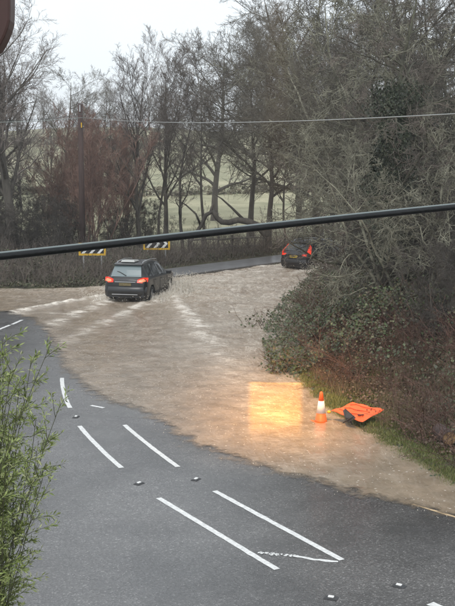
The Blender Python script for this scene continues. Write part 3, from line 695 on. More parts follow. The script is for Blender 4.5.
# hedges across the field
for (x0, y0, x1, y1, hh, n, lb) in ((-46, 118, 40, 132, .9, 4500, 'dark hedge crossing the field just beyond the wood'), (-80, 205, 70, 188, 1.7, 8000, 'hazy hedge higher up the hillside field')):
    t_ = rng.uniform(0, 1, n); P = np.column_stack([x0 + (x1 - x0) * t_, y0 + (y1 - y0) * t_]) + rng.normal(0, .6, (n, 2)); P[:, 1] += 1.5 * np.sin(P[:, 0] * .11)
    z = height(P) + hh * rng.uniform(0, 1, n) * np.clip(.8 + .35 * wob(P, 9) + .25 * wob(P, 3.5), .2, 2)
    o = link('field_hedge', leaves_mesh('field_hedge', np.column_stack([P, z]), unit(rng.normal(0, .6, (n, 3)) + [0, -.5, .5]), .42, .8, M['hedge']))
    tag(o, lb, 'hedge')
# forked dead limb (belongs to the thick oak): heavy low branch drooping left
def limb_from_px(name, pts, Y, rads, m, parent=None, n=8):
    b = MB(); P = [AT(x, y, Y + dy) for x, y, dy in pts]
    b.tube(P, rads, n); return b.build(name, M[m], parent, smooth=True)
dl = empty('dead_limb', tuple(AT(192, 262, 64)))
tag(dl, 'dark broken dead tree limb arching low across the field view, left of the thick oak', 'dead branch')
def rel(o, p): o.location = -np.array(p); return o
dlp = AT(192, 262, 64)
rel(limb_from_px('bough', [(268, 236, -.2), (258, 226, 0), (248, 221.5, .0), (238, 220, 0), (229, 222.5, 0), (222, 222, 0), (217, 218, 0), (212.5, 211.5, 0), (206, 215, 0), (201, 226, 0), (195, 234, 0), (190, 244, 0), (191, 256, 0), (192, 264, 0)], 64,
                  [.24, .21, .19, .17, .17, .16, .15, .14, .12, .11, .09, .08, .07, .07], 'bark', dl), dlp)
rel(limb_from_px('snag', [(211, 213, 0), (212, 207, 0), (213.5, 203, 0)], 64, [.12, .08, .02], 'bark', dl), dlp)
rel(limb_from_px('branch', [(246, 222, .2), (232, 208, 0), (222, 199, 0), (213, 193, 0)], 64, [.10, .07, .05, .02], 'bark', dl, 6), dlp)
rel(limb_from_px('branch', [(201, 226, 0), (196, 214, 0), (186, 205, 0), (178, 200, 0)], 64, [.08, .06, .045, .02], 'bark', dl, 6), dlp)

# ------------------------------------------------------------------ undergrowth
def sample_in(poly, n, rg=rng, cond=None):
    lo, hi = poly.min(0), poly.max(0); out = np.zeros((0, 2))
    while len(out) < n:
        P = rg.uniform(lo, hi, (n * 2, 2)); k = inside(P, poly)
        if cond is not None: k &= cond(P)
        out = np.vstack([out, P[k]])
    return out[:n]
def vis_bank(P): return (P[:, 0] < P[:, 1] * .225 + .6) & (P[:, 0] > -P[:, 1] * .24)
# leaf mounds: bramble mass with lumpy top
def mound_h(P):
    db = seg_dist(P, BEDGE); lump = np.clip(.62 + .38 * wob(P, 2.4) + .2 * wob(P, .9), .1, 1.6)
    near = sstep(24, 33, P[:, 1])
    off = 2.3 * np.exp(-((P[:, 0] - 3.1) ** 2 + (P[:, 1] - 27.0) ** 2) / 6.0); db = np.maximum(db - off, 0)
    return (.15 + (.45 + 1.0 * near) * sstep(.2, 1.6, db + .3 * near) * lump) * sstep(.75, 1.3, db + 1.2 * near)
fr = np.random.default_rng(9)
P = sample_in(np.vstack([BEDGE - [.6, 0], BANK[-2:]]), 105000, fr, lambda P: vis_bank(P) & ((P[:, 1] > 32) | inside(P, BANK)) & (P[:, 1] < 62) & (~inside(P, BANK) | (seg_dist(P, BEDGE) > 0)) & (seg_dist(P, BEDGE) < 11))
outb = ~inside(P, BANK); db = seg_dist(P, BEDGE); mh = np.where(outb, .15 + .35 * np.abs(wob(P, 1.1)), mound_h(P))
dens = np.where(P[:, 1] < 31, .30 + .25 * (wob(P, 1.8) > .3), .95) * np.where(db > 5.5, .45, 1); dens = np.where((P[:, 1] < 31) & (db < 1.5), .12, dens)
signd = np.hypot(P[:, 0] - 3.1, (P[:, 1] - 26.6) * .8); dens = np.where(signd < 2.2, .06, dens); dens = np.where(outb, .45, dens)
k = fr.uniform(0, 1, len(P)) < dens; P, mh, db = P[k], mh[k], db[k]
z = np.maximum(height(P), 0.03) + mh * fr.uniform(.35, 1.0, len(P)) ** .6
C = np.column_stack([P, z]); N = unit(np.column_stack([fr.normal(-.2, .5, len(P)), fr.normal(-.5, .5, len(P)), np.full(len(P), .8)]))
o = link('bramble_leaves', leaves_mesh('bramble_leaves', C, N, .078, 1.0, M['bramble_leaf'], fr))
tag(o, 'dark green mounds of bramble and ivy leaves on the right bank', 'brambles', kind='stuff')
P = sample_in(BANK, 52000, fr, lambda P: vis_bank(P) & (seg_dist(P, BEDGE) > 4.2) & (P[:, 1] < 66) & (seg_dist(P, BEDGE) < 13))
db = seg_dist(P, BEDGE); lump = np.clip(.55 + .5 * wob(P, 3.3) + .25 * wob(P, 1.3), 0, 1.6); k = lump > .35; P, db, lump = P[k], db[k], lump[k]
z = height(P) + (1.0 + 3.6 * sstep(4, 8, db)) * lump * fr.uniform(0, 1, len(P)) ** .7
o = link('shade_leaves', leaves_mesh('shade_leaves', np.column_stack([P, z]), unit(fr.normal(0, .6, (len(P), 3)) + [-.2, -.4, .5]), .13, 1, M['ivy'], fr))  # dark leaf mass added to stand in for shade between the trunks
tag(o, 'dark ivy and holly leaves added as the shade deep in the right-hand wood', 'undergrowth', kind='stuff')
# brown canes and dead stalks
P = sample_in(BANK, 7600, fr, lambda P: vis_bank(P) & (np.hypot(P[:, 0] - 3.1, P[:, 1] - 26.4) > 1.7) & (seg_dist(P, BEDGE) > .7) & (P[:, 1] < 62) & (seg_dist(P, BEDGE) < 10))
z = height(P) - .05; n = len(P)
Pp, D, RR = grow(np.column_stack([P, z]), np.column_stack([fr.normal(-.1, .45, n), fr.normal(-.2, .45, n), np.ones(n)]), fr.uniform(.5, 1.9, n), np.full(n, .008), 6, .22, -.13, .5, fr)
p1 = tubes(Pp, RR, 3)
p, d, l, r = kids(Pp, D, RR, np.full(n, 1.0), 4, .25, (25, 70), (.2, .5), .8, fr)
P4, D4, R4 = grow(p, d, l, r, 2, .2, 0, .5, fr); R4 = np.maximum(R4, .004)
o = link('bramble_canes', mesh_np('bramble_canes', *merge([p1, tubes(P4, R4, 3)]), [M['cane']]))
tag(o, 'tangle of reddish brown bare canes and stalks over the right bank', 'brambles', kind='stuff')
# dead leaves on the bank foot
P = sample_in(BANK, 26000, fr, lambda P: vis_bank(P) & (seg_dist(P, BEDGE) > .75) & (P[:, 1] < 45) & (seg_dist(P, BEDGE) < 6))
z = height(P) + fr.uniform(.0, .5, len(P)) ** 2 * 1.6
o = link('dead_leaves', leaves_mesh('dead_leaves', np.column_stack([P, z]), unit(fr.normal(0, .6, (len(P), 3)) + [0, -.2, .9]), .065, .9, M['dead_leaf'], fr))
tag(o, 'brown fallen leaves and litter at the foot of the right bank', 'leaf litter', kind='stuff')
# grass verge
def blades(name, P, z, hgt, wd, m, rg, lean=.35):
    n = len(P); h = hgt * rg.uniform(.5, 1.3, n); a = rg.uniform(0, 6.283, n); s_ = np.column_stack([np.cos(a), np.sin(a), np.zeros(n)]) * wd
    b = np.column_stack([P, z]); tip = b + np.column_stack([rg.normal(0, lean, n) * h, rg.normal(0, lean, n) * h, h]); mid = b * .5 + tip * .5 + [0, 0, 1] * (h * .12)[:, None]
    V = np.stack([b - s_, b + s_, mid + s_ * .7, mid - s_ * .7, tip], 1).reshape(-1, 3); i = np.arange(n) * 5
    return mesh_np(name, V, [np.stack([i, i+1, i+2, i+3], 1), np.stack([i+3, i+2, i+4], 1)], [m], False)
P = sample_in(BANK, 60000, fr, lambda P: (P[:, 0] < P[:, 1] * .225 + .6) & (P[:, 1] < 32) & (seg_dist(P, BEDGE) < np.where(P[:, 0] < 6, 2.4, 1.6)))
db = seg_dist(P, BEDGE); k = fr.uniform(0, 1, len(P)) < np.clip(.45 + .8 * wob(P, .9) + .5 * (db > .1) - .5 * (db > 1.2), .05, 1); P = P[k]
o = link('verge_grass', blades('verge_grass', P, height(P) - .01, .085, .006, M['grass'], fr)); tag(o, 'short green grass verge between the flood and the brambles', 'grass', kind='stuff')
P = sample_in(BANK, 9000, fr, lambda P: vis_bank(P) & (seg_dist(P, BEDGE) > .6) & (seg_dist(P, BEDGE) < 3.2) & (P[:, 1] > 24) & (P[:, 1] < 32.5))
k = wob(P, 1.3) > -.1; P = P[k]
o = link('straw_grass', blades('straw_grass', P, height(P) - .02, .38, .004, M['straw'], fr, .3)); tag(o, 'pale dead grass tufts behind the cone and fallen sign', 'dead grass', kind='stuff')
# far verge scrub behind the kerb
xk = np.array([[-32, KERB[0][1]]])
farstrip = np.vstack([KERB[1:9], KERB[1:9][::-1] + [0, 9]])
P = sample_in(farstrip, 26000, fr, lambda P: (P[:, 0] < -4.0) | (seg_dist(P, KERB) > 3.2))
df = seg_dist(P, KERB); left = P[:, 0] < -4
mh = np.where(left, .25 + .75 * sstep(0, 2.5, df), .45) * np.clip(.6 + .4 * wob(P, 2.0), .1, 1.4)
k = fr.uniform(0, 1, len(P)) < np.where(left, .9, .35); P, mh = P[k], mh[k]
z = height(P) + mh * fr.uniform(.1, 1, len(P))
o = link('verge_scrub', leaves_mesh('verge_scrub', np.column_stack([P, z]), unit(fr.normal(0, .5, (len(P), 3)) + [0, -.4, .7]), .11, 1, leaf_mat('scrub_leaf', [(0.03, 0.04, 0.018), (0.09, 0.08, 0.045), (0.06, 0.075, 0.03), (0.12, 0.09, 0.06)], .6), fr))
tag(o, 'low brown and dull green scrub along the far side of the flooded road', 'scrub', kind='stuff')
P = sample_in(farstrip, 3600, fr, lambda P: (P[:, 0] < -4.0) | (seg_dist(P, KERB) > 3.0)); n = len(P)
Pp, D, RR = grow(np.column_stack([P, height(P) - .05]), np.column_stack([fr.normal(0, .3, n), fr.normal(0, .3, n), np.ones(n)]), fr.uniform(.5, 1.7, n), np.full(n, .011), 4, .15, -.03, .4, fr)
p, d, l, r = kids(Pp, D, RR, np.full(n, 1.0), 4, .25, (25, 60), (.2, .5), .8, fr); P4, D4, R4 = grow(p, d, l, r, 2, .2, 0, .5, fr); R4 = np.maximum(R4, .006)
o = link('verge_stems', mesh_np('verge_stems', *merge([tubes(Pp, RR, 3), tubes(P4, R4, 3)]), [M['twig']])); tag(o, 'thin bare stems of undergrowth along the far verge', 'undergrowth', kind='stuff')
# flood-washed clump and twigs left of the bank
cl = G(285, 372); cl2 = G(262, 335)
for (c, n, rad, hh, lb) in ((cl, 420, .32, .38, 'small leafy bush clump standing in the water off the bank foot'), (G(266, 326), 110, .55, .22, 'few leafy twigs poking out of the flood left of the bramble mound')):
    q = fr.normal(0, 1, (n, 3)) * [rad, rad * 1.3, hh * .5] + [c[0], c[1], .08 + hh * .4]; q[:, 2] = np.maximum(q[:, 2], .05)
    r = empty('water_bush', (c[0], c[1], 0)); me = leaves_mesh('leaves', q - [c[0], c[1], 0], unit(fr.normal(0, .5, (n, 3)) + [0, -.4, .7]), .09, 1, M['bramble_leaf'], fr); link('leaves', me, r)
    ns = 24; Pp, D, RR = grow(np.column_stack([fr.normal(0, rad * .7, ns), fr.normal(0, rad * .9, ns), np.full(ns, -.05)]), np.column_stack([fr.normal(0, .8, (ns, 2)), np.ones(ns)]), fr.uniform(.5, 1.1, ns), np.full(ns, .010), 4, .2, 0, .4, fr)
    tag(link('stems', mesh_np('stems', *tubes(Pp, RR, 3), [M['cane']]), r), kind='stuff'); tag(r, lb, 'plant')

# ------------------------------------------------------------------ foreground sapling with narrow leaves
def leafy_tree():
    rg = np.random.default_rng(17); ns = 190
    base = np.array([-2.42, 9.2, 0.0]); r = empty('willow_bush', tuple(base))
    P0 = np.column_stack([-np.abs(rg.normal(0, .42, ns)) + .12, rg.normal(0, .5, ns), np.zeros(ns)])
    D0 = np.column_stack([np.clip(rg.normal(.0, .05, ns), -.15, .06), rg.normal(0, .09, ns), np.ones(ns)])
    L = rg.uniform(3.0, 5.0, ns); Pp, D, RR = grow(P0, D0, L, np.full(ns, .011), 14, .05, .02, .25, rg)
    o = link('stems', mesh_np('stems', *tubes(Pp, RR, 5), [M['sapling_stem']]), r); tag(o, kind='stuff')
    p, d, l, rr_ = kids(Pp, D, RR, np.full(ns, 1.0), 22, .35, (25, 65), (.16, .40), .5, rg, .1, .2)
    P2, D2, R2 = grow(p, d, l, np.full(len(l), .0035), 5, .12, -.03, .4, rg)
    o = link('twigs', mesh_np('twigs', *tubes(P2, R2, 3), [M['sapling_stem']]), r); tag(o, kind='stuff')
    B = len(P2); m = 28; t = rg.uniform(.1, 1, (B, m)) * 4.999; i = t.astype(int); f = (t - i)[..., None]; bi = np.arange(B)[:, None]
    c = (P2[bi, i] * (1 - f) + P2[bi, i + 1] * f).reshape(-1, 3); dd_ = unit(D2[bi, i + 1]).reshape(-1, 3)
    hang = unit(dd_ + rg.normal(0, .6, dd_.shape) + [0, 0, -.12]); Nn = unit(rg.normal(0, .6, dd_.shape) + [0, -.3, .8])
    Nn = unit(Nn - (Nn * hang).sum(-1, keepdims=True) * hang)
    c = c + hang * .04
    fm = leaves_mesh('leaves', c, Nn, .052, .25, M['sapling_leaf'], rg, hang)
    o = link('leaves', fm, r); tag(o, kind='stuff')
    tag(r, 'leafy green bush with narrow willow-like leaves along the left edge in the foreground', 'bush')
leafy_tree()

# pale broken branch and sawn log at the right edge of the bank
b = MB(); c = AT(449, 308, 30.5); b.tube([c + np.array(k) for k in ((-.22, 0, .03), (0, .05, 0), (.35, .1, -.04), (.9, .3, -.1))], [.035, .05, .055, .06], 8)
tag(b.build('broken_branch', mat('bare_wood', (0.50, 0.46, 0.38), .7, col2=(0.3, 0.27, 0.2), vscale=9), smooth=True), 'short pale barkless branch lying among the twigs at the right edge', 'branch')
c = G(452, 462); zc = Hh(c[0], c[1] + .6); r = empty('cut_log', (c[0] + .05, c[1] + .6, zc + .25), R(20))
b = MB(); b.tube([(0, 0, 0), (.05, .3, .02), (.1, .6, .04)], [.15, .16, .15], 14, cap=False); b.build('bark', M['pole_wood'], r, smooth=True)
b = MB(); b.tube([(0, -.004, 0), (.01, .02, 0)], [.135, .145], 14); b.build('sawn_end', mat('sawn_wood', (0.42, 0.27, 0.13), .8, col2=(0.26, 0.16, 0.08), vscale=14), r)
tag(r, 'sawn log with tan end at the foot of the brambles, right edge', 'log')

# ------------------------------------------------------------------ telegraph pole and wires, overhead cable
pb = G(83, 268.5); Yp = pb[1]; top = AT(83, 103, Yp)
b = MB(); r = empty('telegraph_pole', (pb[0], Yp, Hh(pb[0], Yp)))
b.tube([(0, 0, -.3), (0, 0, 4), (.0, 0, top[2] - r.location.z)], [.165, .15, .125], 12); b.build('shaft', M['pole_wood'], r, smooth=True)
b = MB(); b.box((0, -.14, top[2] - r.location.z - .28), (.07, .06, .35)); b.build('bracket', M['galv'], r)
b = MB(); b.box((0.07, -.15, top[2] - r.location.z - 1.15), (.05, .03, .26)); b.build('number_plate', M['sign_yellow'], r)
b = MB(); b.tube([(0, 0, top[2] - r.location.z - .05), (0, 0, top[2] - r.location.z + .06)], [.14, .02], 12); b.build('cap', M['galv'], r)
tag(r, 'dark brown wooden telegraph pole standing in the shrubs behind the left chevron sign', 'telegraph pole')
def wire(name, A, Bp, sag, rad, m, lb, n=24, sides=5, cat='wire'):
    A, Bp = np.array(A), np.array(Bp); pts = []
    for i in range(n + 1):
        t = i / n; p = A * (1 - t) + Bp * t; p[2] -= sag * 4 * t * (1 - t); pts.append(tuple(p))
    b = MB(); b.tube(pts, rad, sides); o = b.build(name, M[m], smooth=True); return tag(o, lb, cat)
tp = AT(83, 117.5, Yp - .2)
wire('overhead_wire', tp, AT(520, 110, 21), .25, .013, 'wire_pale', 'thin pale wire running right from the telegraph pole across the wood')
wire('overhead_wire', tp, AT(-60, 122, 44), .1, .014, 'wire', 'thin wire from the telegraph pole running to the left edge')
wire('overhead_wire', AT(83, 114, Yp - .2), AT(-60, 116.5, 50), .25, .012, 'wire_dark', 'second, higher thin wire from the telegraph pole to the left edge')
wire('overhead_wire', AT(40, 123.5, 46), AT(-60, 124.5, 40), .0, .022, 'wire', 'short pale green wire end at the left edge above the telegraph pole wires')
bpy.data.objects.remove(bpy.data.objects['overhead_wire.003'])
A = AT(-420, 299, 3.6); Bq = AT(900, 163, 7.0)
pts = [AT(-120, 268, 3.95), AT(0, 256.5, 4.2), AT(113, 244, 4.45), AT(227, 231, 4.7), AT(341, 218.5, 4.95), AT(455, 207, 5.2), AT(600, 193, 5.6)]
def smoothpts(pts, k=8):
    P = np.array(pts); t = np.arange(len(P)); tt = np.linspace(0, len(P) - 1, (len(P) - 1) * k + 1); return np.stack([np.polyval(np.polyfit(t, P[:, i], 3), tt) for i in range(3)], 1)
cr_ = empty('overhead_cable', tuple(pts[3])); sp_pts = smoothpts(pts)
b = MB(); b.tube([tuple(p - pts[3]) for p in sp_pts], .0150, 12); b.build('sheath', M['cable'], cr_, smooth=True)
b = MB(); b.tube([tuple(p - pts[3] + np.array([0, -.004, .0125])) for p in sp_pts], .0052, 8); b.build('highlight_strand', M['cable_grey'] if 'cable_grey' in M else M['wire'], cr_, smooth=True)  # strand along the top edge, greyed to give the cable its highlight
tag(cr_, 'thick black overhead cable crossing the whole picture close to the camera', 'cable')
bpy.data.objects['highlight_strand'].data.materials[0] = mat('cable_highlight', (0.17, 0.20, 0.20), .35)

# ------------------------------------------------------------------ chevron signs
def chevron(px0, px1, pyt, pyb, Y, lb, flip=False):
    a, c = AT(px0, pyt, Y), AT(px1, pyb, Y); W_, H_ = c[0] - a[0], a[2] - c[2]; g = Hh((a[0] + c[0]) / 2, Y)
    r = empty('chevron_sign', ((a[0] + c[0]) / 2, Y, g)); z0 = c[2] - g
    b = MB(); b.box((0, 0, z0 + H_ / 2), (W_, .02, H_)); b.build('backing_board', M['sign_yellow'], r)
    m_ = .10; b = MB(); iw, ih = W_ - 2 * m_, H_ - 2 * m_
    b.box((0, -.013, z0 + H_ / 2), (iw, .006, ih)); b.build('black_panel', M['black'], r)
    n = 3; cw = iw / n
    for k in range(n):
        x0 = -iw / 2 + k * cw + .08 * cw; s_ = cw * .38; h2 = ih / 2 - .004; zc = z0 + H_ / 2; sk = min(cw * .5, h2)
        b = MB()
        for (za, zb, xa, xb) in ((-h2, 0, x0, x0 + sk), (0, h2, x0 + sk, x0)):
            b.add([(xa, -.018, zc + za), (xa + s_, -.018, zc + za), (xb + s_, -.018, zc + zb), (xb, -.018, zc + zb)], [(0, 1, 2, 3)])
        b.build('chevron', M['white'], r)
    for sx in (-.33, .33):
        b = MB(); b.tube([(sx * W_, .05, -.3), (sx * W_, .05, z0 + H_ - .03)], .038, 10); b.build('post', M['galv'], r, smooth=True)
    tag(r, lb, 'road sign', 'chevron signs on the outside of the bend')
chevron(78.5, 106, 243, 255.5, 54.6, 'yellow-framed black and white chevron sign by the telegraph pole, the left one')
chevron(143, 170, 237.5, 249.8, 60.5, 'yellow-framed black and white chevron sign above the front of the dark SUV, the right one')

# ------------------------------------------------------------------ rail fence
fp = [TP(188, 63.6), TP(203, 64.3), TP(218, 65.0), TP(233, 65.7), TP(248, 66.4), TP(263, 67.2)]
r = empty('rail_fence', (fp[0][0], fp[0][1], 0))
for i, (x, y) in enumerate(fp):
    b = MB(); b.box((0, 0, .5), (.11, .11, 1.3)); b.build('post', M['wood_grey'], r, loc=(x - fp[0][0], y - fp[0][1], Hh(x, y)), rot=(random.uniform(-.05, .05), random.uniform(-.05, .05), .3))
for i in range(len(fp) - 1):
    for hz in (.45, .95):
        (x0, y0), (x1, y1) = fp[i], fp[i + 1]; b = MB(); dz = random.uniform(-.08, .08)
        b.tube([(x0 - fp[0][0], y0 - fp[0][1] - .07, Hh(x0, y0) + hz), (x1 - fp[0][0], y1 - fp[0][1] - .07, Hh(x1, y1) + hz + dz)], .045, 6); b.build('rail', M['wood_grey'], r)
tag(r, 'low weathered wooden rail fence behind the pavement, left of the thick oak', 'fence')

# ------------------------------------------------------------------ traffic cone
g = G(321, 421.5, .04); r = empty('traffic_cone', (g[0], g[1], max(Hh(g[0], g[1]), .0)), R(20))
def cr_at(z): return .135 - (.135 - .035) * (z - .05) / .70
b = MB(); b.box((0, 0, .025), (.40, .40, .05)); b.build('base', M['orange'], r, bevel=.012)
b = MB(); b.lathe([(.15, .05), (.135, .07), (cr_at(.25), .25)], 24); b.build('lower_body', M['orange'], r, smooth=True)
b = MB(); b.lathe([(cr_at(.25) + .003, .25), (cr_at(.54) + .003, .54)], 24); b.build('reflective_sleeve', M['white'], r, smooth=True)
b = MB(); b.lathe([(cr_at(.54), .54), (cr_at(.72), .72), (.032, .74), (.02, .755)], 24); b.build('tip', M['orange'], r, smooth=True)
tag(r, 'orange and white traffic cone standing at the edge of the flood', 'traffic cone')

# fallen orange roll-up sign -------------------------------------
def fallen_sign():
    c = G(357, 414, .15); r = empty('fallen_sign', (c[0], c[1], Hh(c[0], c[1])))
    # corners of the drooping fabric diamond (photograph: left tip, top, right tip, front)
    cs = [G(331, 411, .28), G(353, 402, .52), G(384, 409.5, .42), G(362.5, 422, .22)]; print('sign', c, r.location.z, [k.round(2).tolist() for k in cs])
    cs = [np.array(p) - np.array([c[0], c[1], r.location.z]) for p in cs]
    n = 18; V = []; 
    for j in range(n + 1):
        for i in range(n + 1):
            u, v = i / n, j / n; p = cs[0] * (1-u) * (1-v) + cs[1] * u * (1-v) + cs[2] * u * v + cs[3] * (1-u) * v
            p = p + np.array([0, 0, .012 * math.sin(u * 9 + v * 4) + .012 * math.sin(v * 13 - u * 3) + .02 * math.sin(math.pi * u) * math.sin(math.pi * v)]) + np.array([0, .008 * math.sin(u * 11), 0])
            V.append(p)
    a = np.array([j * (n + 1) + i for j in range(n) for i in range(n)])
    me = mesh_np('fabric_panel', np.array(V), np.stack([a, a + 1, a + n + 2, a + n + 1], 1), [M['orange_cloth']])
    o = link('fabric_panel', me, r); sd_ = o.modifiers.new('s', 'SOLIDIFY'); sd_.thickness = .006
    Va = np.array(V)
    def g_(u, v): return Va[int(round(v * n)) * (n + 1) + int(round(u * n))] + np.array([0, -.012, .014])
    for k in ((.2, .3), (.45, .55), (.72, .85)):
        b = MB(); p, q = g_(k[0], .1), g_(k[1], .75)
        b.tube([g_(k[0] + (k[1] - k[0]) * t, .12 + .7 * t) for t in (0, .25, .5, .75, 1)], .008, 5); b.build('seam', M['orange_dark'], r)
    # a black pictogram patch and dots on the fabric
    for (u, v, s_) in ((.30, .72, .055), (.36, .78, .035), (.62, .70, .02), (.7, .8, .018), (.8, .9, .016), (.82, .74, .015), (.55, .86, .015)):
        b = MB(); p = g_(u, v); b.lathe([(s_, 0), (s_ * .8, .006)], 8, tuple(p)); b.build('marking', M['black'], r)
    # folded metal stand: dark triangular plate and legs
    b = MB(); q = [G(343, 411, .36), G(345.5, 408.5, .42), G(356, 418, .32), G(348, 423, .15), G(345, 418, .25)]; q = [p - np.array([c[0], c[1], r.location.z]) for p in q]
    b.add(q + [p + np.array([.0, .025, 0]) for p in q], [(0, 1, 2, 3, 4), (9, 8, 7, 6, 5)] + [(i, i + 5, (i + 1) % 5 + 5, (i + 1) % 5) for i in range(5)]); b.build('stand', M['galv_dark'], r)
    for A_, B_ in (((344, 410), (352, 424)), ((354, 416), (343, 423))):
        b = MB(); b.tube([G(*A_, .38) - np.array([c[0], c[1], r.location.z]), G(*B_, .12) - np.array([c[0], c[1], r.location.z])], .014, 6); b.build('leg', M['galv_dark'], r)
    b = MB(); p = G(329, 411.5, .27) - np.array([c[0], c[1], r.location.z]); b.lathe([(.03, -.04), (.055, -.01), (.03, .02), (.01, .025)], 8, tuple(p)); b.build('corner_cap', M['sign_yellow'], r, smooth=True)
    tag(r, 'fallen orange fabric road sign with folded dark stand lying beside the cone', 'road sign')
M['orange_dark'] = mat('orange_seam', (0.55, 0.07, 0.02), .6)
fallen_sign()

# ------------------------------------------------------------------ cars
def paint(name, col): 
    m = mat(name, col, .35, metal=0, coat=.35, var=.06, vscale=3); return m
M['glass_rear'] = mat('car_glass_misted', (0.16, 0.21, 0.22), .12, spec=.9)
M['glass_dark'] = mat('car_glass', (0.02, 0.025, 0.028), .06, spec=.8)
M['lamp_red'] = mat('red_lens', (0.55, 0.02, 0.01), .2, emit=((1.0, .06, .02), .35))
M['lamp_on'] = mat('lit_tail_lamp', (0.8, 0.2, 0.1), .2, emit=((1.0, .36, .17), .35))
M['plate'] = mat('yellow_plate', (0.55, 0.40, 0.05), .5)
M['plate_dirty'] = mat('muddy_plate', (0.16, 0.13, 0.06), .6, var=.3, vscale=20)
M['chrome'] = mat('silver_trim', (0.55, 0.56, 0.57), .3, metal=.9)
M['roof_sheen'] = mat('painted_sky_sheen', (0.45, 0.46, 0.44), .3)  # pale colour stands in for sky reflected on the SUV roof

